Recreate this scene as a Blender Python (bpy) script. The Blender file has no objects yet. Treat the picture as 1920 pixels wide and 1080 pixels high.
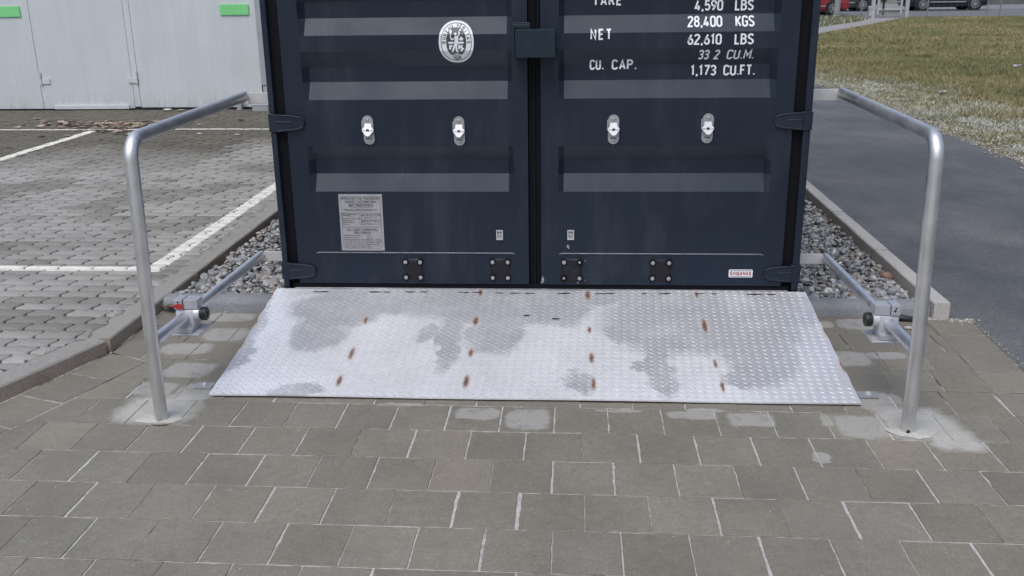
import bpy, bmesh, math, random
import numpy as np
from mathutils import Vector, Matrix

random.seed(7)
rng = np.random.default_rng(7)
S = bpy.context.scene
COL = S.collection
PI = math.pi
R = math.radians

# ------------------------------------------------------------------ camera
cam_d = bpy.data.cameras.new("camera")
cam = bpy.data.objects.new("camera", cam_d)
COL.objects.link(cam)
F_PX, YAW, PIT, ROL = 1799.165, 0.0679692, 0.3078559, -0.0137138
fw = Vector((-math.sin(YAW) * math.cos(PIT), math.cos(YAW) * math.cos(PIT), -math.sin(PIT)))
r0 = Vector((math.cos(YAW), math.sin(YAW), 0))
u0 = r0.cross(fw)
rr_ = math.cos(ROL) * r0 + math.sin(ROL) * u0
uu_ = -math.sin(ROL) * r0 + math.cos(ROL) * u0
m = Matrix((rr_, uu_, -fw)).transposed().to_4x4()
m.translation = Vector((0.178113, -4.338792, 1.568804))
cam.matrix_world = m
cam_d.sensor_width = 36
cam_d.lens = F_PX / 1920 * 36
cam_d.clip_start = 0.05
cam_d.clip_end = 3000
S.camera = cam

# ------------------------------------------------------------------ world, sun, exposure
SUN_EL, SUN_ROT = R(58), R(200)
W = bpy.data.worlds.new("World")
S.world = W
W.use_nodes = True
nt = W.node_tree
bg = nt.nodes["Background"]
sky = nt.nodes.new("ShaderNodeTexSky")
sky.sky_type = 'NISHITA'
sky.sun_disc = False
sky.sun_elevation = SUN_EL
sky.sun_rotation = SUN_ROT
sky.air_density = 1.0
sky.dust_density = 2.0
sky.ozone_density = 1.0
hs = nt.nodes.new("ShaderNodeHueSaturation")
hs.inputs["Saturation"].default_value = 0.80
nt.links.new(sky.outputs[0], hs.inputs["Color"])
# overcast cloud deck: about three times brighter overhead than at the horizon
wtc = nt.nodes.new("ShaderNodeTexCoord")
wsx = nt.nodes.new("ShaderNodeSeparateXYZ")
nt.links.new(wtc.outputs["Generated"], wsx.inputs[0])
wmr = nt.nodes.new("ShaderNodeMapRange")
wmr.inputs["From Min"].default_value = -0.05
wmr.inputs["From Max"].default_value = 0.9
wmr.inputs["To Min"].default_value = 0.50
wmr.inputs["To Max"].default_value = 1.9
nt.links.new(wsx.outputs[2], wmr.inputs["Value"])
wsc = nt.nodes.new("ShaderNodeVectorMath")
wsc.operation = 'SCALE'
nt.links.new(hs.outputs[0], wsc.inputs[0])
nt.links.new(wmr.outputs[0], wsc.inputs["Scale"])
nt.links.new(wsc.outputs[0], bg.inputs[0])
bg.inputs[1].default_value = 0.13
sun_d = bpy.data.lights.new("sun", 'SUN')
sun_d.energy = 1.0
sun_d.angle = R(40)
sun_d.color = (1.0, 0.985, 0.96)
sun = bpy.data.objects.new("sun", sun_d)
COL.objects.link(sun)
sd = Vector((math.sin(SUN_ROT) * math.cos(SUN_EL), math.cos(SUN_ROT) * math.cos(SUN_EL), math.sin(SUN_EL)))
sun.rotation_euler = (-sd).to_track_quat('-Z', 'Y').to_euler()
sun.location = (0, -5, 12)
S.view_settings.view_transform = 'Standard'
S.view_settings.look = 'None'
S.view_settings.gamma = 1
S.view_settings.exposure = 0.06

# ------------------------------------------------------------------ node helpers
class NB:
    def __init__(s, name):
        s.m = bpy.data.materials.new(name)
        s.m.use_nodes = True
        s.t = s.m.node_tree
        s.b = s.t.nodes["Principled BSDF"]
        s.co = None
    def n(s, typ, **kw):
        x = s.t.nodes.new(typ)
        for k, v in kw.items():
            setattr(x, k, v)
        return x
    def lk(s, a, b):
        s.t.links.new(a, b)
    def put(s, sock, v):
        if isinstance(v, bpy.types.NodeSocket):
            s.lk(v, sock)
        elif isinstance(v, (tuple, list)) and len(v) == 3 and sock.type == 'RGBA':
            sock.default_value = (*v, 1)
        else:
            sock.default_value = v
    def obj(s):
        if s.co is None:
            s.co = s.n("ShaderNodeTexCoord").outputs["Object"]
        return s.co
    def math(s, op, a, b=0.0, clamp=False):
        x = s.n("ShaderNodeMath", operation=op, use_clamp=clamp)
        s.put(x.inputs[0], a)
        s.put(x.inputs[1], b)
        return x.outputs[0]
    def vmath(s, op, a, b):
        x = s.n("ShaderNodeVectorMath", operation=op)
        s.put(x.inputs[0], a)
        s.put(x.inputs[1], b)
        return x.outputs["Value"] if op in ('LENGTH', 'DOT_PRODUCT') else x.outputs[0]
    def noise(s, scale, detail=4, rough=0.55, vec=None, dist=0.0, color=False):
        x = s.n("ShaderNodeTexNoise")
        x.inputs["Scale"].default_value = scale
        x.inputs["Detail"].default_value = detail
        x.inputs["Roughness"].default_value = rough
        x.inputs["Distortion"].default_value = dist
        s.lk(vec if vec is not None else s.obj(), x.inputs["Vector"])
        return x.outputs["Color" if color else "Fac"]
    def stretch(s, v):
        x = s.n("ShaderNodeMapping")
        x.inputs["Scale"].default_value = v
        s.lk(s.obj(), x.inputs["Vector"])
        return x.outputs[0]
    def ramp(s, fac, a, b, c0=0.0, c1=1.0):
        x = s.n("ShaderNodeMapRange")
        s.put(x.inputs["Value"], fac)
        x.inputs["From Min"].default_value = a
        x.inputs["From Max"].default_value = b
        x.inputs["To Min"].default_value = c0
        x.inputs["To Max"].default_value = c1
        return x.outputs[0]
    def mix(s, fac, a, b, mode='MIX'):
        x = s.n("ShaderNodeMix", data_type='RGBA', blend_type=mode)
        s.put(x.inputs["Factor"], fac)
        s.put(x.inputs["A"] if False else x.inputs[6], a)
        s.put(x.inputs[7], b)
        return x.outputs[2]
    def attr(s, name="tint"):
        return s.n("ShaderNodeAttribute", attribute_name=name).outputs["Color"]
    def scale(s, colr, f):
        """colour times a scalar"""
        x = s.n("ShaderNodeVectorMath", operation='SCALE')
        s.put(x.inputs[0], colr)
        s.put(x.inputs["Scale"], f)
        return x.outputs[0]
    def bump(s, h, strength=0.3, dist=0.002):
        x = s.n("ShaderNodeBump")
        x.inputs["Strength"].default_value = strength
        x.inputs["Distance"].default_value = dist
        s.lk(h, x.inputs["Height"])
        s.lk(x.outputs[0], s.b.inputs["Normal"])
    def ellipses(s, lst, nscale, namp, soft, square=False, extra=None):
        """soft mask of a list of (x, y, rx, ry) stains in object space with ragged edges"""
        nz = s.noise(nscale, 4, 0.6, color=True)
        off = s.vmath('MULTIPLY', s.vmath('SUBTRACT', nz, (0.5, 0.5, 0.5)), (namp, namp, 0))
        if extra:
            nz2 = s.noise(extra[0], 3, 0.6, color=True)
            off = s.vmath('ADD', off, s.vmath('MULTIPLY', s.vmath('SUBTRACT', nz2, (0.5, 0.5, 0.5)), (extra[1], extra[1], 0)))
        p = s.vmath('MULTIPLY', s.vmath('ADD', s.obj(), off), (1, 1, 0))
        acc = None
        for (x, y, a, b) in lst:
            v = s.vmath('MULTIPLY', s.vmath('SUBTRACT', p, (x, y, 0)), (1 / a, 1 / b, 0))
            if square:      # rounded-rectangle distance: stains bounded by the stone they dried on
                v = s.vmath('MULTIPLY', v, v)
            d = s.vmath('LENGTH', v, (0, 0, 0))
            acc = d if acc is None else s.math('MINIMUM', acc, d)
        return s.ramp(acc, 1 + soft, 1 - soft)
    def out(s, base, rough=0.7, metal=0.0, spec=0.5):
        s.put(s.b.inputs["Base Color"], base)
        s.put(s.b.inputs["Roughness"], rough)
        s.put(s.b.inputs["Metallic"], metal)
        s.put(s.b.inputs["Specular IOR Level"], spec)
        return s.m

def plain(name, c, rough=0.6, metal=0.0, var=0.12, nscale=12, spec=0.5, bump=0.0):
    b = NB(name)
    n = b.noise(nscale, 5, 0.6)
    base = b.scale(c, b.ramp(n, 0.3, 0.7, 1 - var, 1 + var))
    if bump:
        b.bump(b.noise(nscale * 12, 4), bump, 0.002)
    return b.out(base, b.ramp(n, 0.3, 0.7, max(rough - .06, 0.03), min(rough + .06, 1)), metal, spec)

# ------------------------------------------------------------------ mesh helpers
class MB:
    def __init__(s):
        s.v, s.f, s.mi, s.c = [], [], [], []
        s.cur = 0
        s.col = None
    def add(s, vs, fs, mi=None):
        o = len(s.v)
        s.v.extend([tuple(p) for p in vs])
        s.c.extend([s.col] * len(vs))
        for f in fs:
            s.f.append([i + o for i in f])
            s.mi.append(s.cur if mi is None else mi)
        return s
    def box(s, x0, x1, y0, y1, z0, z1, mi=None):
        vs = [(x, y, z) for x in (x0, x1) for y in (y0, y1) for z in (z0, z1)]
        return s.add(vs, [(0, 1, 3, 2), (4, 6, 7, 5), (0, 4, 5, 1), (2, 3, 7, 6), (0, 2, 6, 4), (1, 5, 7, 3)], mi)
    def prism(s, poly, axis, a, b, mi=None):
        """poly: 2D points; axis 'x': (y,z), 'y': (x,z), 'z': (x,y)"""
        def P(p, t):
            return {'x': (t, p[0], p[1]), 'y': (p[0], t, p[1]), 'z': (p[0], p[1], t)}[axis]
        n = len(poly)
        vs = [P(p, a) for p in poly] + [P(p, b) for p in poly]
        fs = [list(range(n))[::-1], list(range(n, 2 * n))] + [(i, (i + 1) % n, n + (i + 1) % n, n + i) for i in range(n)]
        return s.add(vs, fs, mi)
    def tube(s, path, rad, n=16, cap=True, mi=None):
        path = [Vector(p) for p in path]
        k = len(path)
        rads = rad if isinstance(rad, (list, tuple)) else [rad] * k
        vs, fs = [], []
        up = None
        for i in range(k):
            t = (path[min(i + 1, k - 1)] - path[max(i - 1, 0)]).normalized()
            if up is None:
                a = Vector((0, 0, 1)) if abs(t.z) < 0.9 else Vector((1, 0, 0))
                up = (a - t * a.dot(t)).normalized()
            else:
                up = (up - t * up.dot(t)).normalized()
            sd_ = t.cross(up)
            for j in range(n):
                an = 2 * PI * j / n
                vs.append(path[i] + rads[i] * (math.cos(an) * up + math.sin(an) * sd_))
        for i in range(k - 1):
            for j in range(n):
                fs.append((i * n + j, i * n + (j + 1) % n, (i + 1) * n + (j + 1) % n, (i + 1) * n + j))
        if cap:
            fs.append(list(range(n))[::-1])
            fs.append(list(range((k - 1) * n, k * n)))
        return s.add(vs, fs, mi)
    def cyl(s, p0, p1, r, n=16, mi=None):
        return s.tube([p0, p1], r, n, True, mi)
    def lathe(s, c, axis, prof, n=20, mi=None):
        """profile of (distance along axis, radius) rings around axis ('x','y','z')"""
        vs, fs = [], []
        for (d, r) in prof:
            for j in range(n):
                a = 2 * PI * j / n
                p, q = r * math.cos(a), r * math.sin(a)
                vs.append({'x': (c[0] + d, c[1] + p, c[2] + q), 'y': (c[0] + p, c[1] + d, c[2] + q), 'z': (c[0] + p, c[1] + q, c[2] + d)}[axis])
        k = len(prof)
        for i in range(k - 1):
            for j in range(n):
                fs.append((i * n + j, i * n + (j + 1) % n, (i + 1) * n + (j + 1) % n, (i + 1) * n + j))
        fs.append(list(range(n))[::-1])
        fs.append(list(range((k - 1) * n, k * n)))
        return s.add(vs, fs, mi)
    def build(s, name, mats, parent=None, smooth=None, bevel=0.0, fixn=True):
        me = bpy.data.meshes.new(name)
        me.from_pydata(s.v, [], s.f)
        if not isinstance(mats, (list, tuple)):
            mats = [mats]
        for mt in mats:
            me.materials.append(mt)
        if len(mats) > 1:
            me.polygons.foreach_set("material_index", s.mi)
        if s.c and s.c[0] is not None:
            ca = me.color_attributes.new("tint", 'FLOAT_COLOR', 'POINT')
            arr = np.ones((len(s.v), 4), np.float32)
            arr[:, :3] = np.array(s.c, np.float32)
            ca.data.foreach_set("color", arr.ravel())
        if fixn:
            b = bmesh.new()
            b.from_mesh(me)
            bmesh.ops.recalc_face_normals(b, faces=b.faces)
            b.to_mesh(me)
            b.free()
        return link(name, me, parent, smooth, bevel)

def link(name, me, parent=None, smooth=None, bevel=0.0):
    me.update()
    if smooth is not None:
        me.shade_smooth()
        me.set_sharp_from_angle(angle=R(smooth))
    o = bpy.data.objects.new(name, me)
    COL.objects.link(o)
    if parent is not None:
        o.parent = parent
        if parent.location.length > 0 and not parent.get('local'):
            o.matrix_parent_inverse = Matrix.Translation(-Vector(parent.location))
    if bevel:
        md = o.modifiers.new("bevel", 'BEVEL')
        md.width = bevel
        md.segments = 2
        md.limit_method = 'ANGLE'
        md.angle_limit = R(40)
        md.harden_normals = False
    return o

def np_mesh(name, V, Fq, mats, cols=None, smooth=False, parent=None):
    """fast mesh from numpy arrays; Fq is (n,3) or (n,4)"""
    V = np.asarray(V, np.float32)
    Fq = np.asarray(Fq, np.int32)
    me = bpy.data.meshes.new(name)
    me.vertices.add(len(V))
    me.vertices.foreach_set("co", V.ravel())
    k = Fq.shape[1]
    me.loops.add(Fq.size)
    me.loops.foreach_set("vertex_index", Fq.ravel())
    me.polygons.add(len(Fq))
    me.polygons.foreach_set("loop_start", np.arange(0, Fq.size, k, dtype=np.int32))
    me.update(calc_edges=True)
    if cols is not None:
        ca = me.color_attributes.new("tint", 'FLOAT_COLOR', 'POINT')
        a = np.ones((len(V), 4), np.float32)
        a[:, :3] = cols
        ca.data.foreach_set("color", a.ravel())
    for mt in (mats if isinstance(mats, (list, tuple)) else [mats]):
        me.materials.append(mt)
    me.validate()
    if smooth:
        me.shade_smooth()
    return link(name, me, parent)

def tag(o, label=None, cat=None, group=None, kind=None):
    if label: o['label'] = label
    if cat: o['category'] = cat
    if group: o['group'] = group
    if kind: o['kind'] = kind
    return o

def empty(name, loc, label, cat, group=None, local=False):
    o = bpy.data.objects.new(name, None)
    COL.objects.link(o)
    o.location = loc
    o.empty_display_size = 0.1
    if local:
        o['local'] = 1
    return tag(o, label, cat, group)

def dup(root, loc=None, rotz=None):
    c = root.copy()
    COL.objects.link(c)
    if loc is not None: c.location = loc
    if rotz is not None: c.rotation_euler = (0, 0, rotz)
    for ch in list(root.children):
        d = ch.copy()
        COL.objects.link(d)
        d.parent = c
        for g in list(ch.children):
            e = g.copy()
            COL.objects.link(e)
            e.parent = d
    return c

def vnoise(x, y, seed=0):
    """smooth value noise on arrays, 0..1"""
    x = np.asarray(x, float); y = np.asarray(y, float)
    xi, yi = np.floor(x).astype(int), np.floor(y).astype(int)
    fx, fy = x - xi, y - yi
    fx, fy = fx * fx * (3 - 2 * fx), fy * fy * (3 - 2 * fy)
    def h(a, b):
        n = (a * 374761393 + b * 668265263 + seed * 974711) & 0x7fffffff
        n = ((n ^ (n >> 13)) * 1274126177) & 0x7fffffff
        return ((n ^ (n >> 16)) & 0xffff) / 65535.0
    return (h(xi, yi) * (1 - fx) + h(xi + 1, yi) * fx) * (1 - fy) + (h(xi, yi + 1) * (1 - fx) + h(xi + 1, yi + 1) * fx) * fy

def fbm(x, y, seed=0, o=4):
    t, a, s = 0, 0.5, 0
    for i in range(o):
        t = t + a * vnoise(np.asarray(x) * 2 ** i, np.asarray(y) * 2 ** i, seed + i)
        s += a
        a *= 0.5
    return t / s

# ------------------------------------------------------------------ materials
def mat_slab():
    b = NB("forecourt_slab_concrete")
    t = b.attr()
    n1 = b.noise(3.0, 5, 0.6)
    n2 = b.noise(90, 4, 0.7)
    n3 = b.noise(420, 2, 0.6)
    base = b.scale(t, b.math('MULTIPLY', b.ramp(n1, 0.3, 0.7, 0.88, 1.12), b.math('MULTIPLY', b.ramp(b.noise(28, 5, 0.7), 0.3, 0.7, 0.90, 1.10), b.math('MULTIPLY', b.ramp(n2, 0.3, 0.7, 0.84, 1.16), b.ramp(n3, 0.3, 0.7, 0.82, 1.18)))))
    # pale chalky scuffs
    sc = b.math('MULTIPLY', b.ramp(b.noise(7, 6, 0.7), 0.62, 0.72), b.ramp(b.noise(60, 4, 0.7), 0.45, 0.6))
    base = b.mix(b.math('MULTIPLY', sc, 0.35), base, (0.42, 0.41, 0.39))
    DRY = [(-0.185, -1.0, 0.085, 0.05), (0.007, -1.04, 0.084, 0.086), (0.625, -0.99, 0.092, 0.036), (0.840, -1.018, 0.085, 0.060), (1.118, -1.015, 0.022, 0.045), (1.235, -1.06, 0.09, 0.092), (1.365, -0.84, 0.09, 0.085), (-1.586, -0.36, 0.115, 0.07), (-1.47, -0.61, 0.105, 0.082), (-1.468, -0.17, 0.105, 0.085), (-1.54, -0.81, 0.085, 0.065), (-1.35, -0.835, 0.085, 0.08), (-1.528, 0.075, 0.12, 0.06), (1.36, 0.05, 0.05, 0.045), (1.513, 0.055, 0.082, 0.075), (1.263, -0.22, 0.06, 0.035), (1.357, -0.385, 0.098, 0.085), (1.53, -0.35, 0.085, 0.04), (0.35, -0.955, 0.09, 0.012), (0.68, -0.945, 0.07, 0.016), (-0.5, -0.93, 0.09, 0.014), (1.03, -1.31, 0.03, 0.04), (-1.33, 0.02, 0.05, 0.06)]
    dry = b.ellipses(DRY, 16, 0.045, 0.20, True, (60, 0.012))
    inner = b.ramp(b.noise(13, 5, 0.7), 0.30, 0.50, 0.35, 1.0)
    base = b.mix(b.math('MULTIPLY', b.math('MULTIPLY', dry, inner), 0.78), base, b.scale((0.385, 0.372, 0.34), b.math('MULTIPLY', b.ramp(n2, 0.3, 0.7, 0.88, 1.1), b.ramp(n3, 0.3, 0.7, 0.88, 1.1))))
    # mortar smeared round the rail posts, thinning out over the neighbouring stones
    sm = b.ellipses([(-1.44, -1.0, 0.15, 0.125), (1.45, -1.03, 0.13, 0.13), (1.53, -1.16, 0.085, 0.085)], 9, 0.09, 0.42, True, (45, 0.035))
    base = b.mix(b.math('MULTIPLY', sm, 0.9), base, b.scale((0.46, 0.445, 0.40), b.math('MULTIPLY', b.ramp(b.noise(17, 5, 0.7), 0.3, 0.7, 0.86, 1.08), b.ramp(n2, 0.3, 0.7, 0.88, 1.1))))
    b.bump(b.math('ADD', n3, b.math('MULTIPLY', n2, 0.6)), 0.35, 0.0015)
    return b.out(base, b.ramp(n1, 0.3, 0.7, 0.62, 0.8), 0, 0.4)

def mat_joint():
    b = NB("joint_sand")
    n1 = b.noise(6, 5, 0.65)
    n2 = b.noise(70, 4, 0.7)
    sp = b.n("ShaderNodeSeparateXYZ")
    b.lk(b.obj(), sp.inputs[0])
    # joints are washed out and mossy beside the ramp, filled with pale sand in front of it
    back = b.ramp(sp.outputs[1], -0.95, -0.75, 0.0, 0.16)
    front = b.ramp(sp.outputs[1], -1.5, -2.1, 0.0, 0.05)
    t = b.math('ADD', b.math('ADD', n1, back), front)
    base = b.mix(b.ramp(t, 0.58, 0.74), (0.50, 0.48, 0.44), (0.085, 0.078, 0.066))
    base = b.scale(base, b.ramp(n2, 0.3, 0.7, 0.65, 1.2))
    b.bump(n2, 0.6, 0.004)
    return b.out(base, 0.95, 0, 0.2)

def boxmask(b, x0, x1, y0, y1, soft=0.006):
    sp = b.n("ShaderNodeSeparateXYZ")
    nz = b.noise(30, 3, 0.6, color=True)
    b.lk(b.vmath('ADD', b.obj(), b.vmath('MULTIPLY', b.vmath('SUBTRACT', nz, (0.5, 0.5, 0.5)), (0.012, 0.012, 0))), sp.inputs[0])
    def edge(v, e, s):
        return b.ramp(v, e - soft, e + soft, 0 if s > 0 else 1, 1 if s > 0 else 0)
    a = b.math('MULTIPLY', edge(sp.outputs[0], x0, 1), edge(sp.outputs[0], x1, -1))
    c = b.math('MULTIPLY', edge(sp.outputs[1], y0, 1), edge(sp.outputs[1], y1, -1))
    return b.math('MULTIPLY', a, c)

def mat_cobble():
    b = NB("parking_paver_concrete")
    t = b.attr()
    n1 = b.noise(0.9, 5, 0.6)
    n2 = b.noise(70, 4, 0.7)
    base = b.scale(t, b.math('MULTIPLY', b.ramp(n1, 0.3, 0.7, 0.9, 1.1), b.ramp(n2, 0.3, 0.7, 0.85, 1.13)))
    lines = None
    for bx in ((-2.235, -2.135, 0.65, 40), (-30, -2.135, 0.655, 0.75), (-5.235, -5.13, -30, 6.12), (-30, -2.0, 6.125, 6.19)):
        k = boxmask(b, *bx)
        lines = k if lines is None else b.math('MAXIMUM', lines, k)
    wear = b.ramp(b.noise(26, 5, 0.7), 0.27, 0.42)
    paint = b.math('MULTIPLY', lines, wear)
    base = b.mix(paint, base, b.scale((0.76, 0.73, 0.65), b.ramp(n2, 0.3, 0.7, 0.88, 1.08)))
    b.bump(n2, 0.4, 0.002)
    return b.out(base, 0.75, 0, 0.35)

def mat_attr(name, rough=0.7, nscale=60, amp=0.2, spec=0.4, bump=0.0):
    b = NB(name)
    n = b.noise(nscale, 4, 0.65)
    base = b.scale(b.attr(), b.ramp(n, 0.3, 0.7, 1 - amp, 1 + amp))
    if bump:
        b.bump(n, bump, 0.002)
    return b.out(base, rough, 0, spec)

def mat_asphalt():
    b = NB("asphalt")
    n1 = b.noise(0.8, 5, 0.6)
    n2 = b.noise(160, 3, 0.7)
    n3 = b.noise(38, 5, 0.75)
    v = b.n("ShaderNodeTexVoronoi")
    v.inputs["Scale"].default_value = 120
    b.lk(b.obj(), v.inputs["Vector"])
    sp = b.ramp(b.noise(75, 2, 0.5), 0.70, 0.76)
    base = b.mix(b.ramp(n1, 0.35, 0.65), (0.066, 0.066, 0.065), (0.138, 0.136, 0.134))
    n4 = b.noise(2.6, 6, 0.7, b.stretch((1.6, 0.8, 1)))
    base = b.scale(base, b.math('MULTIPLY', b.ramp(n2, 0.3, 0.7, 0.62, 1.38), b.math('MULTIPLY', b.ramp(n3, 0.3, 0.7, 0.72, 1.28), b.ramp(n4, 0.3, 0.7, 0.78, 1.14))))
    base = b.mix(b.math('MULTIPLY', sp, 0.6), base, (0.38, 0.37, 0.36))
    b.bump(v.outputs["Distance"], 0.55, 0.004)
    return b.out(base, b.ramp(n1, 0.35, 0.65, 0.5, 0.72), 0, 0.5)

def mat_lawn():
    b = NB("lawn_turf")
    n1 = b.noise(0.45, 5, 0.6)
    n2 = b.noise(9, 5, 0.75)
    n3 = b.noise(60, 3, 0.7)
    base = b.mix(b.ramp(n1, 0.4, 0.6), (0.17, 0.178, 0.085), (0.25, 0.22, 0.115))
    base = b.scale(base, b.math('MULTIPLY', b.ramp(n2, 0.3, 0.7, 0.6, 1.35), b.ramp(n3, 0.3, 0.7, 0.7, 1.3)))
    b.bump(b.math('ADD', n2, n3), 0.9, 0.03)
    return b.out(base, 0.95, 0, 0.1)

def mat_container(name, c, rough=0.42):
    b = NB(name)
    n1 = b.noise(2.2, 5, 0.6)
    n2 = b.noise(45, 5, 0.7)
    dust = b.math('MULTIPLY', b.ramp(b.noise(1.0, 6, 0.7, b.stretch((6, 6, 1.4))), 0.50, 0.75), 0.16)
    base = b.mix(dust, b.scale(c, b.ramp(n1, 0.3, 0.7, 0.92, 1.08)), (0.13, 0.14, 0.15))
    sc = b.math('MULTIPLY', b.ramp(b.noise(9, 6, 0.75), 0.66, 0.72), b.ramp(n2, 0.48, 0.6))
    base = b.mix(b.math('MULTIPLY', sc, 0.45), base, (0.22, 0.23, 0.25))
    # rubbed vertical scuffs
    sk = b.math('MULTIPLY', b.ramp(b.noise(1.0, 4, 0.6, b.stretch((38, 38, 5))), 0.66, 0.74), b.ramp(b.noise(2.5, 3, 0.5), 0.50, 0.62))
    base = b.mix(b.math('MULTIPLY', sk, 0.20), base, (0.16, 0.17, 0.19))
    b.bump(b.noise(25, 3, 0.5), 0.10, 0.002)
    b.b.inputs['Specular Tint'].default_value = (0.80, 0.91, 1.0, 1)
    return b.out(base, b.ramp(n1, 0.3, 0.7, rough - .07, rough + .08), 0, 0.36)

def mat_tread():
    b = NB("galvanised_tread_plate")
    WET = [(-0.899, -0.184, 0.187, 0.122), (-0.958, -0.405, 0.091, 0.116), (-0.648, -0.116, 0.151, 0.11), (-0.256, -0.159, 0.369, 0.146), (-0.362, -0.473, 0.042, 0.206), (-0.173, -0.426, 0.105, 0.131), (-0.467, -0.422, 0.035, 0.035), (-1.277, -0.576, 0.033, 0.187), (-1.264, -0.31, 0.054, 0.14), (0.66, -0.276, 0.305, 0.253), (0.538, -0.639, 0.044, 0.197), (0.441, -0.405, 0.092, 0.078), (0.949, -0.51, 0.137, 0.249), (0.841, -0.72, 0.047, 0.038), (0.472, -0.652, 0.033, 0.031), (0.198, -0.772, 0.06, 0.048), (0.114, -0.182, 0.146, 0.125), (-0.947, -0.847, 0.098, 0.029), (0.515, -0.798, 0.025, 0.022), (-0.102, -0.171, 0.171, 0.145), (1.05, -0.2, 0.2, 0.2)]
    RUST = [(-0.762, -0.296, 0.009, 0.028), (-0.263, -0.049, 0.01, 0.031), (-0.262, -0.302, 0.012, 0.037), (-0.258, -0.559, 0.011, 0.033), (-0.256, -0.772, 0.013, 0.045), (-0.769, -0.569, 0.011, 0.046), (-0.775, -0.78, 0.011, 0.041), (0.241, -0.062, 0.014, 0.04), (0.246, -0.365, 0.009, 0.027), (0.252, -0.589, 0.011, 0.04), (0.258, -0.782, 0.009, 0.041), (0.745, -0.055, 0.007, 0.03), (0.751, -0.324, 0.012, 0.054), (0.76, -0.618, 0.008, 0.032), (0.768, -0.785, 0.008, 0.037), (-1.262, -0.33, 0.008, 0.035), (-1.268, -0.50, 0.006, 0.05), (-1.257, -0.10, 0.007, 0.04), (1.265, -0.36, 0.006, 0.045), (1.272, -0.62, 0.006, 0.05)]
    n1 = b.noise(3, 5, 0.6)
    n2 = b.noise(35, 4, 0.7)
    WET = [(x, y, a * 1.1 + .01, c * 1.1 + .01) for x, y, a, c in WET] + [(-0.1, -0.06, 1.0, 0.08), (0.95, -0.25, 0.30, 0.28), (0.55, -0.3, 0.2, 0.26)]
    wet = b.ellipses(WET, 4.0, 0.22, 0.16, False, (18, 0.07))
    wet = b.math('MULTIPLY', wet, b.ramp(b.noise(6, 5, 0.65), 0.32, 0.55, 0.55, 1.0))
    sp_ = b.n("ShaderNodeSeparateXYZ")
    b.lk(b.obj(), sp_.inputs[0])
    side = b.math('MULTIPLY', b.ramp(b.math('ADD', sp_.outputs[0], b.math('MULTIPLY', b.noise(3.5, 4, 0.6), 0.5)), 1.12, 1.35), 0.55)
    wet = b.math('MAXIMUM', wet, side)
    halo = b.ellipses([(x, y, a + .008, c + .010) for x, y, a, c in RUST], 80, 0.026, 0.6, False, (220, 0.012))
    rust = b.ellipses([(x, y, a * .8, c * .9) for x, y, a, c in RUST], 75, 0.022, 0.45, False, (220, 0.012))
    base = b.mix(wet, b.scale((0.86, 0.855, 0.86), b.ramp(n1, 0.3, 0.7, 0.9, 1.06)), b.scale((0.53, 0.53, 0.54), b.ramp(n1, 0.3, 0.7, 0.92, 1.08)))
    base = b.scale(base, b.ramp(n2, 0.3, 0.7, 0.93, 1.05))
    # raised lozenges: shade of their far sides painted into the colour, deeper where dry
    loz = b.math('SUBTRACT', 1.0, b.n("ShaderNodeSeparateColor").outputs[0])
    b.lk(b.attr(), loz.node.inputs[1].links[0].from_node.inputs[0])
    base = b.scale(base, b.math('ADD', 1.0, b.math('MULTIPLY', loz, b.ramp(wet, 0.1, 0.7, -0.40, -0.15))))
    base = b.mix(b.math('MULTIPLY', halo, 0.45), base, b.mix(b.ramp(n2, 0.4, 0.6), (0.38, 0.28, 0.14), (0.25, 0.14, 0.085)))
    base = b.mix(b.math('MULTIPLY', rust, 0.9), base, b.mix(b.ramp(b.noise(60, 4, 0.7), 0.4, 0.6), (0.17, 0.06, 0.035), (0.10, 0.04, 0.028)))
    met = b.math('MULTIPLY', b.math('SUBTRACT', 1.0, halo), 0.4)
    b.bump(n2, 0.12, 0.002)
    return b.out(base, b.mix(wet, (0.45, 0.45, 0.45), (0.36, 0.36, 0.36)), met, 0.5)

def mat_steel(name, c, rough, metal=1.0):
    b = NB(name)
    n = b.noise(1.0, 4, 0.6, b.stretch((60, 60, 5)))
    n1 = b.noise(8, 4, 0.6)
    base = b.scale(c, b.math('MULTIPLY', b.ramp(n, 0.3, 0.7, 0.92, 1.06), b.ramp(n1, 0.3, 0.7, 0.93, 1.05)))
    return b.out(base, b.ramp(n1, 0.3, 0.7, rough - .05, rough + .07), metal, 0.5)

def mat_wall():
    b = NB("white_door_panel_paint")
    st = b.noise(1.0, 5, 0.65, b.stretch((7, 1, 0.7)))
    n1 = b.noise(1.2, 4, 0.6)
    sp = b.n("ShaderNodeSeparateXYZ")
    b.lk(b.obj(), sp.inputs[0])
    # shallow vertical board grooves, 8 cm apart
    fr = b.math('FRACT', b.math('MULTIPLY', sp.outputs[0], 1 / 0.085))
    gr = b.ramp(b.math('ABSOLUTE', b.math('SUBTRACT', fr, 0.5)), 0.0, 0.05)
    # splash dirt along the foot
    foot = b.math('MULTIPLY', b.ramp(sp.outputs[2], 0.30, 0.06), b.ramp(b.noise(1.0, 5, 0.7, b.stretch((22, 1, 4))), 0.45, 0.7))
    base = b.scale((0.60, 0.635, 0.645), b.math('MULTIPLY', b.ramp(st, 0.3, 0.7, 0.955, 1.035), b.ramp(n1, 0.3, 0.7, 0.95, 1.04)))
    base = b.mix(b.math('MULTIPLY', b.math('SUBTRACT', 1.0, gr), 0.09), base, (0.3, 0.32, 0.33))
    base = b.mix(b.math('MULTIPLY', foot, 0.65), base, (0.30, 0.30, 0.28))
    b.bump(gr, 0.3, 0.002)
    return b.out(base, 0.55, 0, 0.4)

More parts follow.
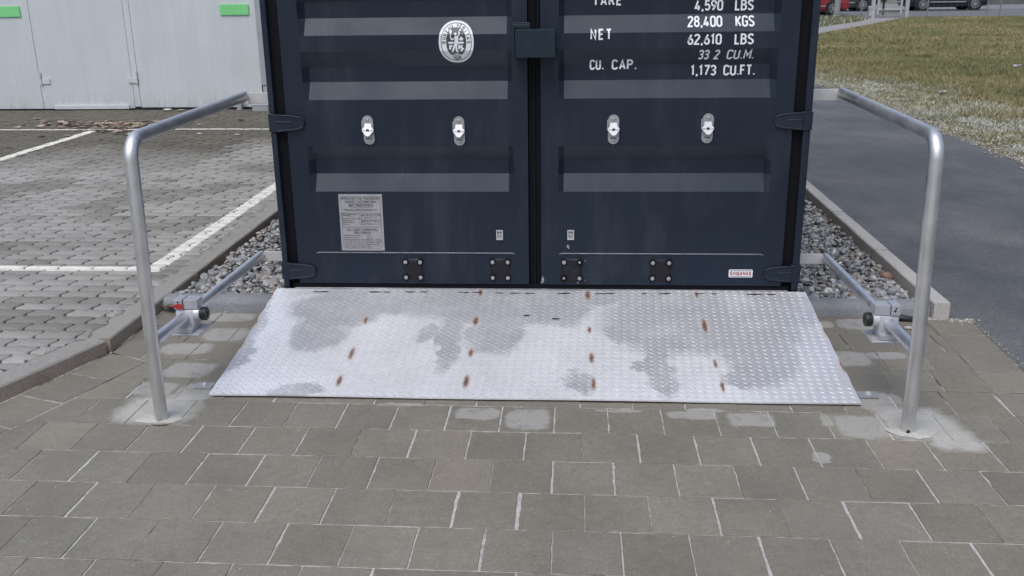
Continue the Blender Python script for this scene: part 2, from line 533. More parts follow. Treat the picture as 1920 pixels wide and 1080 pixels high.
def mat_kerb(name, c, dirt=(0.10, 0.085, 0.07)):
    b = NB(name)
    n1 = b.noise(4, 5, 0.65)
    n2 = b.noise(80, 4, 0.7)
    base = b.mix(b.ramp(n1, 0.48, 0.72, 0, 0.55), c, dirt)
    base = b.scale(base, b.ramp(n2, 0.3, 0.7, 0.82, 1.15))
    b.bump(n2, 0.5, 0.003)
    return b.out(base, 0.85, 0, 0.3)

M = {}
M['slab'] = mat_slab()
M['joint'] = mat_joint()
M['cobble'] = mat_cobble()
M['cobble_joint'] = plain("dark_paver_joint", (0.040, 0.040, 0.034), 0.95, 0, 0.4, 18)
M['asphalt'] = mat_asphalt()
M['lawn'] = mat_lawn()
M['grass'] = mat_attr("grass_blade", 0.8, 5, 0.15, 0.2)
M['pebble'] = mat_attr("river_pebble", 0.55, 45, 0.22, 0.45, 0.15)
M['dirt'] = plain("dark_soil", (0.05, 0.043, 0.035), 0.95, 0, 0.4, 20, 0.2, 0.5)
M['kerb_grey'] = mat_kerb("kerb_concrete_grey", (0.46, 0.44, 0.405), (0.33, 0.31, 0.275))
M['kerb_blue'] = mat_kerb("kerb_concrete_damp", (0.235, 0.245, 0.255), (0.30, 0.30, 0.295))
M['kerb_top'] = mat_kerb("kerb_mortar_top", (0.305, 0.292, 0.262), (0.235, 0.222, 0.195))
M['kerb_face'] = mat_kerb("kerb_dirty_face", (0.36, 0.30, 0.245), (0.22, 0.17, 0.13))
M['footing'] = mat_kerb("fresh_mortar", (0.47, 0.455, 0.415), (0.42, 0.405, 0.37))
M['paint'] = mat_container("container_slate_paint", (0.0135, 0.0195, 0.0330))
M['paint_b'] = mat_container("container_lock_box_paint", (0.015, 0.025, 0.036), 0.36)
M['gasket'] = plain("black_rubber_gasket", (0.0045, 0.0048, 0.0075), 0.75, 0, 0.2, 10, 0.2)
M['black'] = plain("black_plastic", (0.012, 0.012, 0.014), 0.45, 0, 0.2, 10)
M['rubber_plate'] = plain("black_patch_tape", (0.010, 0.009, 0.013), 0.4, 0, 0.25, 25, 0.4, 0.3)
M['steel'] = mat_steel("brushed_stainless_steel", (0.72, 0.715, 0.71), 0.48)
M['alu'] = mat_steel("satin_aluminium", (0.74, 0.75, 0.79), 0.42, 0.9)
M['alu_block'] = mat_steel("anodised_clamp", (0.47, 0.475, 0.50), 0.58, 0.45)
M['zinc'] = mat_steel("zinc_plated_steel", (0.40, 0.405, 0.41), 0.5, 0.5)
M['zinc_bright'] = plain("bright_zinc", (0.58, 0.585, 0.59), 0.35, 0.35, 0.05, 30)
M['flatbar'] = plain("painted_flat_bar", (0.56, 0.555, 0.55), 0.5, 0.2, 0.08, 12)
M['tread'] = mat_tread()
M['white_ink'] = plain("white_stencil_vinyl", (0.80, 0.82, 0.84), 0.5, 0, 0.06, 40)
M['sticker'] = plain("white_sticker_foil", (0.74, 0.77, 0.79), 0.4, 0, 0.04, 30)
M['sticker_dark'] = plain("dark_sticker_print", (0.055, 0.062, 0.063), 0.4, 0, 0.1, 30)
M['red_ink'] = plain("red_sticker_print", (0.42, 0.022, 0.028), 0.45, 0, 0.08, 40)
M['dataplate'] = plain("etched_aluminium_plate", (0.375, 0.365, 0.375), 0.5, 0.25, 0.10, 14)
M['etch'] = plain("etched_dark_lettering", (0.055, 0.055, 0.065), 0.6, 0, 0.1, 30)
M['wall'] = mat_wall()
M['wall_seam'] = plain("dark_door_seam", (0.16, 0.17, 0.18), 0.8, 0, 0.2, 10)
M['green'] = plain("green_sign_enamel", (0.215, 0.69, 0.25), 0.4, 0, 0.07, 6)
M['green_ink'] = plain("pale_sign_lettering", (0.33, 0.72, 0.36), 0.5, 0, 0.05, 10)
M['trim'] = plain("grey_aluminium_trim", (0.40, 0.42, 0.44), 0.5, 0.3, 0.08, 6)
M['dark_gap'] = plain("slot_shade_dark", (0.02, 0.02, 0.02), 0.9, 0, 0.2, 10)
M['leaf'] = mat_attr("dead_leaf", 0.8, 30, 0.25, 0.2)
M['twig'] = plain("dark_twig_bark", (0.03, 0.024, 0.02), 0.9, 0, 0.3, 60)
M['path'] = plain("pale_concrete_path", (0.30, 0.28, 0.265), 0.9, 0, 0.12, 3, 0.3, 0.3)
M['road'] = plain("worn_road_asphalt", (0.155, 0.158, 0.16), 0.85, 0, 0.12, 2, 0.3, 0.3)
M['bay'] = plain("pale_parking_bay", (0.22, 0.22, 0.22), 0.85, 0, 0.12, 2, 0.3, 0.2)
M['grey_post'] = plain("weathered_grey_post", (0.27, 0.275, 0.27), 0.7, 0, 0.15, 4)
M['gate'] = plain("pale_gate_paint", (0.43, 0.425, 0.42), 0.5, 0, 0.08, 4)
M['wire'] = plain("galvanised_wire", (0.24, 0.25, 0.26), 0.6, 0.3, 0.1, 4)
M['paper'] = plain("white_notice_paper", (0.62, 0.64, 0.67), 0.8, 0, 0.05, 5)
M['ochre'] = plain("ochre_notice_board", (0.33, 0.27, 0.13), 0.7, 0, 0.12, 5)
M['farwall'] = plain("far_grey_render", (0.115, 0.12, 0.118), 0.9, 0, 0.2, 1.2)
M['car_red'] = plain("red_car_paint", (0.33, 0.022, 0.035), 0.3, 0.1, 0.05, 2)
M['car_black'] = plain("black_car_paint", (0.012, 0.014, 0.022), 0.25, 0.1, 0.05, 2)
M['car_slate'] = plain("slate_car_paint", (0.035, 0.045, 0.06), 0.3, 0.2, 0.05, 2)
M['glass'] = plain("car_window_glass", (0.012, 0.014, 0.016), 0.08, 0, 0.05, 2)
M['tyre'] = plain("tyre_rubber", (0.012, 0.012, 0.013), 0.8, 0, 0.2, 8)
M['rim'] = plain("alloy_rim", (0.42, 0.43, 0.44), 0.35, 0.6, 0.1, 8)
M['lamp'] = plain("car_lamp_lens", (0.6, 0.6, 0.6), 0.15, 0, 0.05, 8)
M['chrome'] = plain("bright_trim_strip", (0.6, 0.61, 0.62), 0.25, 0.8, 0.05, 8)

# ================================================================== GROUND
def sheet(name, poly, z, mat, thick=0.0):
    b = MB()
    if thick:
        b.prism(poly, 'z', z - thick, z)
    else:
        b.add([(x, y, z) for x, y in poly], [list(range(len(poly)))])
    o = b.build(name, mat)
    return tag(o, kind='structure')

sheet("ground", [(-900, -400), (900, -400), (900, 1500), (-900, 1500)], -0.10, plain('rough_ground', (0.15, 0.145, 0.10), .95, 0, .3, 3, .2, .4))
PARK_Z = 0.06
# kerb line of the parking lot: A runs along y, B bends off towards the camera
KA = -1.917
KC = (-1.917, -0.41)
KB_DIR = Vector((-0.325, -0.946)).normalized()
KB_END = (KC[0] + KB_DIR.x * 3.2, KC[1] + KB_DIR.y * 3.2)
kb_n = Vector((KB_DIR.y, -KB_DIR.x))
if kb_n.x < 0: kb_n = -kb_n          # points towards the forecourt (+x)

sheet("forecourt_bed", [(KA, 0.19), (KC[0], KC[1]), KB_END, (-6, -8), (6, -8), (2.075, -0.4), (2.08, 0.19)], -0.0030, M['joint'])
sheet("gravel_bed", [(KA - .02, 0.15), (2.0, 0.15), (2.0, 7.0), (KA - .02, 7.0)], -0.035, plain('gravel_fines', (0.17, 0.168, 0.16), .9, 0, .55, 26, .3, .6))
sheet("asphalt_path", [(1.96, 0.10), (2.06, 0.10), (2.05, -0.8), (1.98, -8), (4.13, -8), (4.12, 4.0), (4.09, 6.0), (4.03, 8.4), (3.92, 11.2), (3.5, 16), (2.6, 24), (1.96, 24)], -0.002, M['asphalt'])
sheet("lawn", [(2.2, 3.0), (60, 3.0), (60, 38.9), (13.9, 38.6), (-1, 38.6), (-1, 24), (2.2, 24)], -0.035, M['lawn'])
sheet("footpath", [(3.0, 18.0), (5.0, 22.5), (7.62, 26.5), (9.37, 29.6), (11.2, 33), (13.95, 38.25), (12.45, 38.25), (11.1, 34.8), (8.53, 30.5), (6.2, 27.0), (2.0, 21)], -0.026, M['path'])
sheet("road", [(-40, 38.6), (80, 38.9), (80, 62), (-40, 62)], -0.04, M['road'])
sheet("parking_bay", [(13, 48.6), (70, 48.6), (70, 62), (13, 62)], -0.034, M['bay'])
sheet("parking_lot_bed", [(KA - .06, 7.98), (KA - .06, KC[1] + .02), (KB_END[0] - .06, KB_END[1]), (-14, KB_END[1]), (-14, 7.98)], PARK_Z - 0.008, M['cobble_joint'])

def clip(poly, px, py, nx, ny):
    """keep the side where (p - P).n >= 0"""
    out = []
    for i in range(len(poly)):
        a, b = poly[i], poly[(i + 1) % len(poly)]
        da = (a[0] - px) * nx + (a[1] - py) * ny
        db = (b[0] - px) * nx + (b[1] - py) * ny
        if da >= 0: out.append(a)
        if da * db < 0:
            t = da / (da - db)
            out.append((a[0] + t * (b[0] - a[0]), a[1] + t * (b[1] - a[1])))
    return out

def area(p):
    return 0.5 * abs(sum(p[i][0] * p[(i + 1) % len(p)][1] - p[(i + 1) % len(p)][0] * p[i][1] for i in range(len(p))))

def ngon_slab(b, poly, z, depth, inset, col):
    """stone with a small chamfer: ring at top inset, ring at edge, ring at foot"""
    fine = []
    for i in range(len(poly)):
        a, c = poly[i], poly[(i + 1) % len(poly)]
        L = math.hypot(c[0] - a[0], c[1] - a[1])
        ns = max(1, int(L / 0.028))
        nx_, ny_ = -(c[1] - a[1]) / (L or 1), (c[0] - a[0]) / (L or 1)
        for j in range(ns):
            w = random.gauss(0, .0007) if j else 0
            if j and random.random() < .05: w += .003
            fine.append((a[0] + (c[0] - a[0]) * j / ns + nx_ * w, a[1] + (c[1] - a[1]) * j / ns + ny_ * w))
    cx = sum(p[0] for p in poly) / len(poly)
    cy = sum(p[1] for p in poly) / len(poly)
    poly = fine
    n = len(poly)
    def sh(p, d):
        L = math.hypot(p[0] - cx, p[1] - cy) or 1
        return (p[0] - (p[0] - cx) / L * d, p[1] - (p[1] - cy) / L * d)
    tilt = (random.uniform(-.006, .006), random.uniform(-.006, .006))
    def zz(p):
        return z + (p[0] - cx) * tilt[0] + (p[1] - cy) * tilt[1]
    t = [sh(p, inset) for p in poly]
    vs = [(p[0], p[1], zz(p)) for p in t] + [(p[0], p[1], zz(p) - inset * .6) for p in poly] + [(p[0], p[1], z - depth) for p in poly]
    fs = [list(range(n))]
    for k in (0, 1):
        for i in range(n):
            j = (i + 1) % n
            fs.append((k * n + i, (k + 1) * n + i, (k + 1) * n + j, k * n + j))
    b.col = col
    b.add(vs, fs)

# ---- forecourt slabs: rows across, running bond, border courses along the kerb and the asphalt
def slab_col(x, y):
    g = random.gauss(1, 0.055)
    br = random.random()
    c = np.array((0.205, 0.188, 0.150)) * g
    if br < 0.25: c = c * np.array((1.012, 0.996, 0.985))
    elif br < 0.45: c = c * np.array((0.975, 0.985, 0.99))
    # pinker warm stones towards the front middle
    w = math.exp(-((x - 0.2) / 0.9) ** 2 - ((y + 1.5) / 0.5) ** 2)
    c = c * (1 + np.array((0.03, 0.0, -0.012)) * w)
    # far right stones are browner
    if x > 1.2: c = c * np.array((1.01, 0.995, 0.97))
    return tuple(c)

fb = MB()
lb_p = (-1.7045, -0.5485)           # a point on the joint between the left border course and the field
PITCH = 0.2165
PF = 0.2195
XP = 0.2025
ROT = -0.0095
row_y0 = -0.932                      # joint in front of the ramp edge
# x of one joint per row (row k lies between row_y0-(k+1)*P and row_y0-k*P)
phase = {-5: 0.03, -4: 0.189, -3: 0.08, -2: 0.036, -1: 0.001, 0: 0.106, 1: 0.005, 2: 0.111, 3: 0.012, 4: 0.119, 5: 0.022}
JT = 0.0046
for k in range(-6, 16):
    PI_ = PF if k >= 0 else PITCH
    ya, yb = row_y0 - (k + 1) * PI_, row_y0 - k * PI_
    if k < 0 and yb > 0.4: continue
    ph = phase.get(k, (0.0 if k % 2 else XP / 2) + random.uniform(-.02, .02))
    if k == -1: ya_, yb_ = ya, yb
    for i in range(-22, 23):
        xa, xb = ph + i * XP, ph + (i + 1) * XP
        jw = JT * random.uniform(0.7, 1.5) if k >= -1 else JT * random.uniform(.4, .9)
        jl = JT * random.uniform(0.8, 1.3)
        if k == 3 and i == -1: jw = .014
        dx = random.uniform(-.003, .003)
        p = [(xa + jw / 2 + dx, ya + jl / 2), (xb - jw / 2 + dx, ya + jl / 2), (xb - jw / 2 + dx, yb - jl / 2), (xa + jw / 2 + dx, yb - jl / 2)]
        p = [(x, y + ROT * x) for x, y in p]
        p = clip(p, 0, 0.163, 0, -1)
        p = clip(p, 1.861, 0, -1, 0.035)
        if len(p) < 3: continue
        l2 = Vector((0.216, -0.108)).normalized()
        if min(q[0] for q in p) < -1.69 and max(q[1] for q in p) > -0.9:
            up_ = clip(clip(p, -1.908, -0.408, -l2.y, l2.x), KA + .012, 0, 1, 0)
            dn_ = clip(clip(p, -1.908, -0.416, l2.y, -l2.x), lb_p[0] + .004, lb_p[1], kb_n.x, kb_n.y) if True else []
            pieces = [up_, dn_]
        else:
            pieces = [clip(p, lb_p[0] + .004, lb_p[1], kb_n.x, kb_n.y) if max(q[1] for q in p) < -0.5 else p]
        for p in pieces:
            if len(p) < 3 or area(p) < 0.0015: continue
            mx = sum(q[0] for q in p) / len(p); my = sum(q[1] for q in p) / len(p)
            if abs(mx) < 1.1 and -0.74 < my < -0.05: continue     # hidden under the ramp
            if abs(mx) > 4.5: continue
            ngon_slab(fb, p, random.uniform(-.0012, .0012), 0.03, 0.0022, slab_col(mx, my))
# left border course, laid along the bent kerb
for i in range(-2, 14):
    a = Vector(lb_p) + KB_DIR * (-0.05 + i * 0.245 + 0.003)
    c = Vector(lb_p) + KB_DIR * (-0.05 + (i + 1) * 0.245 - 0.003)
    o1 = -kb_n * 0.004
    o2 = -kb_n * 0.255
    p = [tuple(a + o1), tuple(c + o1), tuple(c + o2), tuple(a + o2)]
    p = clip(p, KC[0] + .012 * kb_n.x + .003, KC[1] + .012 * kb_n.y, kb_n.x, kb_n.y)
    p = clip(p, -1.908, -0.416, Vector((0.216, -0.108)).normalized().y, -Vector((0.216, -0.108)).normalized().x)
    if len(p) < 3 or area(p) < .003: continue
    ngon_slab(fb, p, random.uniform(-.001, .001), 0.03, 0.0035, slab_col(p[0][0], p[0][1]))
# right border course along the asphalt
for i in range(-36, 2):
    y0 = -0.085 + i * PITCH
    p = [(1.864, y0 + .003), (2.066, y0 + .003), (2.066, y0 + PITCH - .003), (1.864, y0 + PITCH - .003)]
    p = [(x + 0.035 * y, y) for x, y in p]
    p = clip(p, 0, 0.125, 0, -1)
    if len(p) < 3 or area(p) < .002: continue
    ngon_slab(fb, p, random.uniform(-.001, .001), 0.03, 0.0035, slab_col(2, y0))
tag(fb.build("forecourt_paving", M['slab'], fixn=False), kind='structure')

# ---- parking pavers with wavy interlocking edges
def cobbles():
    Lx, Wy = 0.2, 0.1
    ns, ne = 10, 4
    vs, fs, cs = [], [], []
    xs = np.linspace(0, 1, ns + 1)
    def wave(x):
        return 0.0042 * math.sin(2 * PI * x / 0.1)
    def side(t):
        return 0.008 * math.sin(2 * PI * (t - 0.5))
    k = 0
    Vs, Fs, Cs = [], [], []
    off = 0
    rows = range(int(-2.6 / Wy), int(7.9 / Wy))
    for r in rows:
        y0 = r * Wy
        sh = (r * 0.067 + (0.02 * math.sin(r * 1.7))) % Lx
        xmin = -3.4 - max(0, y0 + 2.2) * 0.52 - 2.2
        i0, i1 = int(xmin / Lx) - 1, int(-1.7 / Lx) + 1
        for i in range(i0, i1):
            xa = i * Lx + sh
            if xa > -1.92: continue
            g = 0.0055
            ring = []
            for t in xs[:-1]:
                x = xa + g + t * (Lx - 2 * g)
                ring.append((x, y0 + g + wave(x)))
            for t in np.linspace(0, 1, ne + 1)[:-1]:
                ring.append((xa + Lx - g + side(t), y0 + g + wave(xa + Lx) + t * (Wy - 2 * g)))
            for t in xs[:-1]:
                x = xa + Lx - g - t * (Lx - 2 * g)
                ring.append((x, y0 + Wy - g + wave(x)))
            for t in np.linspace(0, 1, ne + 1)[:-1]:
                ring.append((xa + g + side(1 - t), y0 + Wy - g + wave(xa) - t * (Wy - 2 * g)))
            # cut against the mortar strip along the kerb
            cutx = -2.03
            lim = []
            for (x, y) in ring:
                lx = cutx - 0.012 * math.sin(y * 37) if y > KC[1] else cutx + (y - KC[1]) * KB_DIR.x / KB_DIR.y - 0.02
                lim.append((min(x, lx), y))
            if max(p[0] for p in lim) - min(p[0] for p in lim) < 0.03: continue
            if area(lim) < 0.003: continue
            ring = lim
            n = len(ring)
            cx = sum(p[0] for p in ring) / n; cy = sum(p[1] for p in ring) / n
            dz = random.uniform(-.0018, .0018)
            tx, ty = random.uniform(-.012, .012), random.uniform(-.015, .015)
            A = np.array(ring)
            d = A - (cx, cy)
            T = (cx, cy) + d * np.array((1 - .035, 1 - .08))
            zt = PARK_Z + dz + (T[:, 0] - cx) * tx + (T[:, 1] - cy) * ty
            Vs.append(np.column_stack([T, zt]))
            Vs.append(np.column_stack([A, zt - 0.0028]))
            Vs.append(np.column_stack([A, np.full(n, PARK_Z - .02)]))
            Vs.append(np.array([[cx, cy, PARK_Z + dz + .0004]]))
            for a in range(n):
                b_ = (a + 1) % n
                Fs.append((off + 3 * n, off + a, off + b_, off + b_))
                Fs.append((off + a, off + n + a, off + n + b_, off + b_))
                Fs.append((off + n + a, off + 2 * n + a, off + 2 * n + b_, off + n + b_))
            off += 3 * n + 1
            # tone: dry pale field in the middle, damp dark stones by the building and here and there
            q = fbm(cx * 0.9, cy * 0.9, 3)
            damp = min(max((cy - 3.6 + 1.6 * (q - .5)) / 1.5, 0), 1) if cx < -3.2 else min(max((cy - 5.0 + 1.2 * (q - .5)) / 0.8, 0), 1)
            if cx < -5.1: damp = max(damp, min(max((cy - 3.4) / 1.0, 0), 1))
            spot = fbm(cx * 1.9 + 9, cy * 2.6, 11)
            damp = max(damp, min(max((spot - 0.53 + random.gauss(0, .025)) / 0.10, 0), 1) * 0.5)
            c = np.array((0.314, 0.303, 0.274)) * random.gauss(1, 0.055)
            c = c * (1 - damp) + np.array((0.120, 0.108, 0.082)) * random.gauss(1, .09) * damp
            Cs.append(np.repeat(c[None], 3 * n + 1, 0))
    F3 = np.array(Fs)
    tri = F3[F3[:, 2] == F3[:, 3]][:, :3]
    quad = F3[F3[:, 2] != F3[:, 3]]
    F_all = np.vstack([tri, quad[:, [0, 1, 2]], quad[:, [0, 2, 3]]])
    return np.vstack(Vs), F_all, np.vstack(Cs)
V_, F_, C_ = cobbles()
tag(np_mesh("parking_lot_paving", V_, F_, M['cobble'], C_), kind='structure')

# mortar strip between pavers and kerb edge, then the kerb stones
ms = MB()
ms.prism([(-2.075, 7.9), (-2.075, KC[1] - .02), (-2.075 + KB_DIR.x * 3.2, KC[1] - .02 + KB_DIR.y * 3.2), (KB_END[0] - .04, KB_END[1]), (KC[0] - .045, KC[1]), (KA - .045, 7.9)], 'z', 0.0, PARK_Z - 0.0022)
tag(ms.build("mortar_strip", M['kerb_top']), kind='structure')

def kerb_run(p0, p1, width, z0, z1, seg, name, top, face, label, group, rad=0.006, start_gap=0.0):
    """kerb stones from p0 to p1; the exposed face is on the line, the body on the left of it"""
    p0, p1 = Vector(p0), Vector(p1)
    d = (p1 - p0); L = d.length; d.normalize()
    nrm = Vector((-d.y, d.x))
    n = max(1, round(L / seg))
    res = []
    for i in range(n):
        a = p0 + d * (L * i / n + 0.004)
        c = p0 + d * (L * (i + 1) / n - 0.004)
        b = MB()
        prof = [(0, z0), (0, z1 - rad), (rad, z1), (width, z1), (width, z0)]
        vs, fs = [], []
        ns = 6
        for j in range(ns + 1):
            q = a + (c - a) * j / ns
            wob = random.uniform(-.0016, .0016)
            for (o, z) in prof:
                w = q + nrm * (o + (wob if o < rad * 1.5 else 0))
                vs.append((w.x, w.y, z + (random.uniform(-.0012, .0012) if z > z0 else 0)))
        k = len(prof)
        mi = []
        for j in range(ns):
            for e in range(k):
                fs.append((j * k + e, j * k + (e + 1) % k, (j + 1) * k + (e + 1) % k, (j + 1) * k + e))
                mi.append(1 if e == 0 else 0)
        fs.append(tuple(range(k))); mi.append(1)
        fs.append(tuple(range(ns * k, ns * k + k))); mi.append(1)
        for f, q in zip(fs, mi):
            b.f.append(list(f)); b.mi.append(q)
        b.v = vs; b.c = [None] * len(vs)
        o = b.build(name, [top, face])
        tag(o, kind='structure')
        res.append(o)
    return res
kerb_run((KA, KC[1] + .008), (KA, 7.9), 0.05, -0.09, PARK_Z, 1.0, "kerb", M['kerb_top'], M['kerb_face'], None, None)
kerb_run(KB_END, (KC[0] - .006, KC[1] - .012), 0.05, -0.09, PARK_Z, 1.0, "kerb", M['kerb_top'], M['kerb_face'], None, None)
# front kerbs with rounded top (left and right of the ramp) and the right side kerb
def round_kerb(x0, x1):
    b = MB()
    prof = [(0.168, -0.06), (0.168, 0.030), (0.174, 0.048), (0.190, 0.060), (0.215, 0.064), (0.255, 0.064), (0.255, -0.06)]
    b.prism(prof, 'x', x0, x1)
    tag(b.build("kerb", M['kerb_blue'], smooth=35), kind='structure')
round_kerb(KA + .006, -0.905)
round_kerb(-0.895, 0.10); round_kerb(0.11, 1.10); round_kerb(1.108, 1.896)
kerb_run((1.898, 6.9), (1.902, 0.135), 0.074, -0.09, 0.08, 1.0, "kerb", M['kerb_grey'], M['kerb_grey'], None, None)

# ---- gravel beds of rounded pebbles
def ico(sub):
    b = bmesh.new()
    bmesh.ops.create_icosphere(b, subdivisions=sub, radius=1)
    V = np.array([v.co[:] for v in b.verts]); F = np.array([[v.index for v in f.verts] for f in b.faces])
    b.free()
    return V, F
ICO_V, ICO_F = ico(2)
ICO1_V, ICO1_F = ico(1)
def pebbles(name, x0, x1, y0, y1, n, hfun=None):
    Vs, Fs, Cs = [], [], []
    off = 0
    pal = np.array([(0.30, 0.295, 0.28), (0.20, 0.20, 0.20), (0.145, 0.15, 0.155), (0.40, 0.39, 0.365), (0.27, 0.245, 0.21), (0.34, 0.345, 0.345), (0.52, 0.51, 0.49), (0.25, 0.16, 0.12), (0.23, 0.235, 0.225)])
    wts = np.array([.2, .16, .13, .13, .08, .13, .05, .03, .09])
    for i in range(n):
        x, y = rng.uniform(x0, x1), y0 + (y1 - y0) * rng.random() ** 1.2
        lay = rng.random()
        s = rng.lognormal(math.log(0.0122), 0.30)
        a, b_, c = s * rng.uniform(1.1, 1.7), s * rng.uniform(.8, 1.15), s * rng.uniform(.4, .75)
        z = -0.020 + lay * 0.052 + (hfun(x, y) if hfun else 0)
        ax = rng.uniform(0, PI); tl = rng.normal(0, .35); tl2 = rng.normal(0, .35)
        Rm = np.array(Matrix.Rotation(ax, 3, 'Z') @ Matrix.Rotation(tl, 3, 'X') @ Matrix.Rotation(tl2, 3, 'Y'))
        near = y < 0.75
        P = (ICO_V if near else ICO1_V).copy()
        k1 = rng.normal(0, 1, 3); k2 = rng.normal(0, 1, 3)
        P = P * (1 + 0.10 * np.sin(P @ k1 * 1.7 + rng.uniform(0, 6))[:, None] + 0.06 * np.sin(P @ k2 * 2.6)[:, None])
        # squarer superellipsoid-like stones
        P = np.sign(P) * np.abs(P) ** rng.uniform(.8, 1.0)
        P = (P * (a, b_, c)) @ Rm.T + (x, y, z)
        Vs.append(P); Fs.append((ICO_F if near else ICO1_F) + off); off += len(P)
        cc = pal[rng.choice(len(pal), p=wts)] * rng.normal(1, .12)
        Cs.append(np.repeat(cc[None], len(P), 0))
    o = np_mesh(name, np.vstack(Vs), np.vstack(Fs), M['pebble'], np.vstack(Cs), smooth=True)
    return o
tag(pebbles("gravel", KA + .02, -1.05, 0.25, 2.7, 7500), "grey rounded river pebbles between left kerb and container", "gravel", kind='stuff')
tag(pebbles("gravel", 1.05, 1.89, 0.25, 3.1, 8500), "grey rounded river pebbles between container and right kerb", "gravel", kind='stuff')
# the few pebbles and spilled grit at the end of the right kerb
def grit(name, pts, label):
    Vs, Fs, Cs, off = [], [], [], 0
    for (x, y, s) in pts:
        P = ICO_V * np.array((s, s * rng.uniform(.7, 1), s * .6)) + (x, y, s * .3)
        Vs.append(P); Fs.append(ICO_F + off); off += len(P)
        Cs.append(np.repeat((np.array((0.34, 0.315, 0.26)) * rng.normal(1, .22))[None], len(P), 0))
    o = np_mesh(name, np.vstack(Vs), np.vstack(Fs), M['pebble'], np.vstack(Cs), smooth=True)
    return tag(o, label, "grit", kind='stuff')
gp = []
for i in range(130):
    y = rng.uniform(-0.55, 0.16); gp.append((2.082 + y * 0.02 + rng.normal(0, .010), y, rng.uniform(.0015, .0042)))
for i in range(70):
    gp.append((2.03 + rng.normal(0, .04), 0.13 - abs(rng.normal(0, .02)), rng.uniform(.003, .009)))
grit("grit", gp, "pale sandy grit spilled along the asphalt edge by the kerb end")
gp = []
for i in range(160):
    t = rng.random() * 1.6
    q = Vector(KC) + KB_DIR * t + kb_n * (0.012 + abs(rng.normal(0, .012)))
    gp.append((q.x, q.y, rng.uniform(.0015, .005)))
grit("grit", gp, "fine pale grit lying along the foot of the left parking kerb")

gp = [(rng.uniform(-2.2, 2.4), rng.uniform(-2.3, -0.9), rng.uniform(.0012, .0030)) for i in range(260)]
grit("grit", gp, "tiny pale grit grains scattered over the forecourt slabs")

# ---- concrete footings round the rail posts
def footing(cx, cy, rx, ry, skew, seed):
    b = MB()
    n = 44
    rnd = random.Random(seed)
    ph = [rnd.uniform(0, 6) for _ in range(4)]
    rings = [(1.0, 0.0016), (0.9, 0.0045), (0.6, 0.0065), (0.25, 0.008)]
    vs, fs = [], []
    for (s, z) in rings:
        for i in range(n):
            a = 2 * PI * i / n
            r = 1 + 0.16 * math.sin(2 * a + ph[0]) + 0.10 * math.sin(3 * a + ph[1]) + 0.05 * math.sin(7 * a + ph[2]) + .03 * math.sin(13 * a + ph[3])
            x, y = r * s * rx * math.cos(a), r * s * ry * math.sin(a)
            vs.append((cx + x + skew * y, cy + y, z))
    for k in range(3):
        for i in range(n):
            fs.append((k * n + i, k * n + (i + 1) % n, (k + 1) * n + (i + 1) % n, (k + 1) * n + i))
    fs.append(list(range(3 * n, 4 * n)))
    b.add(vs, fs)
    tag(b.build("concrete_footing", M['footing'], smooth=60), kind='structure')
footing(-1.40, -1.085, 0.075, 0.06, -0.1, 3)
footing(1.40, -1.105, 0.07, 0.055, -0.3, 8)

# ---- grass blades on the near lawn (a countless mass: one object)
def lawn_edge(y):
    return np.interp(y, [3.0, 4.4, 6.05, 8.43, 11.15, 16, 24], [4.12, 4.085, 4.073, 4.027, 3.91, 3.5, 2.6])
def grass(name, n, y0, y1, xmax, hmin, hmax, wid, label):
    y = y0 + (y1 - y0) * rng.random(n) ** 1.3
    pl = np.interp(y, [18, 21, 27.0, 30.5, 34.8, 38.25], [1.8, 2.0, 6.2, 8.53, 11.1, 12.45])
    pr = np.interp(y, [18, 22.5, 26.5, 29.6, 33, 38.25], [3.0, 5.0, 7.62, 9.37, 11.2, 13.95])
    e = np.where(y > 18, np.maximum(lawn_edge(y), pr), lawn_edge(y)) + 0.04 * np.sin(y * 9) + .03 * np.sin(y * 23)
    x = e + (xmax(y) - e) * rng.random(n)
    d = x - e
    frost = np.clip(1.35 - d / 1.35 + 1.5 * (fbm(x * 1.6, y * 1.6, 5) - .5), 0, 1) * np.clip((16 - y) / 5, 0, 1)
    h = rng.uniform(hmin, hmax, n) * (0.5 + fbm(x * 2, y * 2, 8)) * (1 - .62 * frost)
    an = rng.uniform(0, 2 * PI, n)
    ln = rng.uniform(0.3, 1.6, n) * h
    w = wid * rng.uniform(.6, 1.4, n)
    bx, by = np.cos(an), np.sin(an)
    la = rng.uniform(0, 2 * PI, n)
    base = np.column_stack([x, y, np.full(n, -0.034)])
    A = base + np.column_stack([bx * w, by * w, np.zeros(n)])
    B = base - np.column_stack([bx * w, by * w, np.zeros(n)])
    T = base + np.column_stack([np.cos(la) * ln, np.sin(la) * ln, h + .005])
    V = np.stack([A, B, T], 1).reshape(-1, 3)
    Fi = np.arange(3 * n).reshape(-1, 3)
    g = fbm(x * .55, y * .55, 21)[:, None]
    t = np.clip((g - .40) / .2, 0, 1)
    c = np.array((0.235, 0.232, 0.110)) * (1 - t) + np.array((0.315, 0.275, 0.14)) * t
    dark = np.clip((fbm(x * 3.5, y * 3.5, 33) - .58) / .1, 0, 1)[:, None] * .3
    c = c * (1 - dark) * rng.normal(1, .09, n)[:, None] * (0.9 + .2 * fbm(x * .25, y * .9, 71))[:, None]
    pale = np.array((0.58, 0.575, 0.52)) * rng.normal(1, .22, n)[:, None]
    fk = (frost * (rng.random(n) < .28 + .62 * np.clip((fbm(x * 4.5, y * 4.5, 90) - .36) / .22, 0, 1)))[:, None]
    c = c * (1 - fk) + pale * fk
    C = np.repeat(np.clip(c, .01, .9), 3, 0)
    return tag(np_mesh(name, V, Fi, M['grass'], C), label, "grass", kind='stuff')
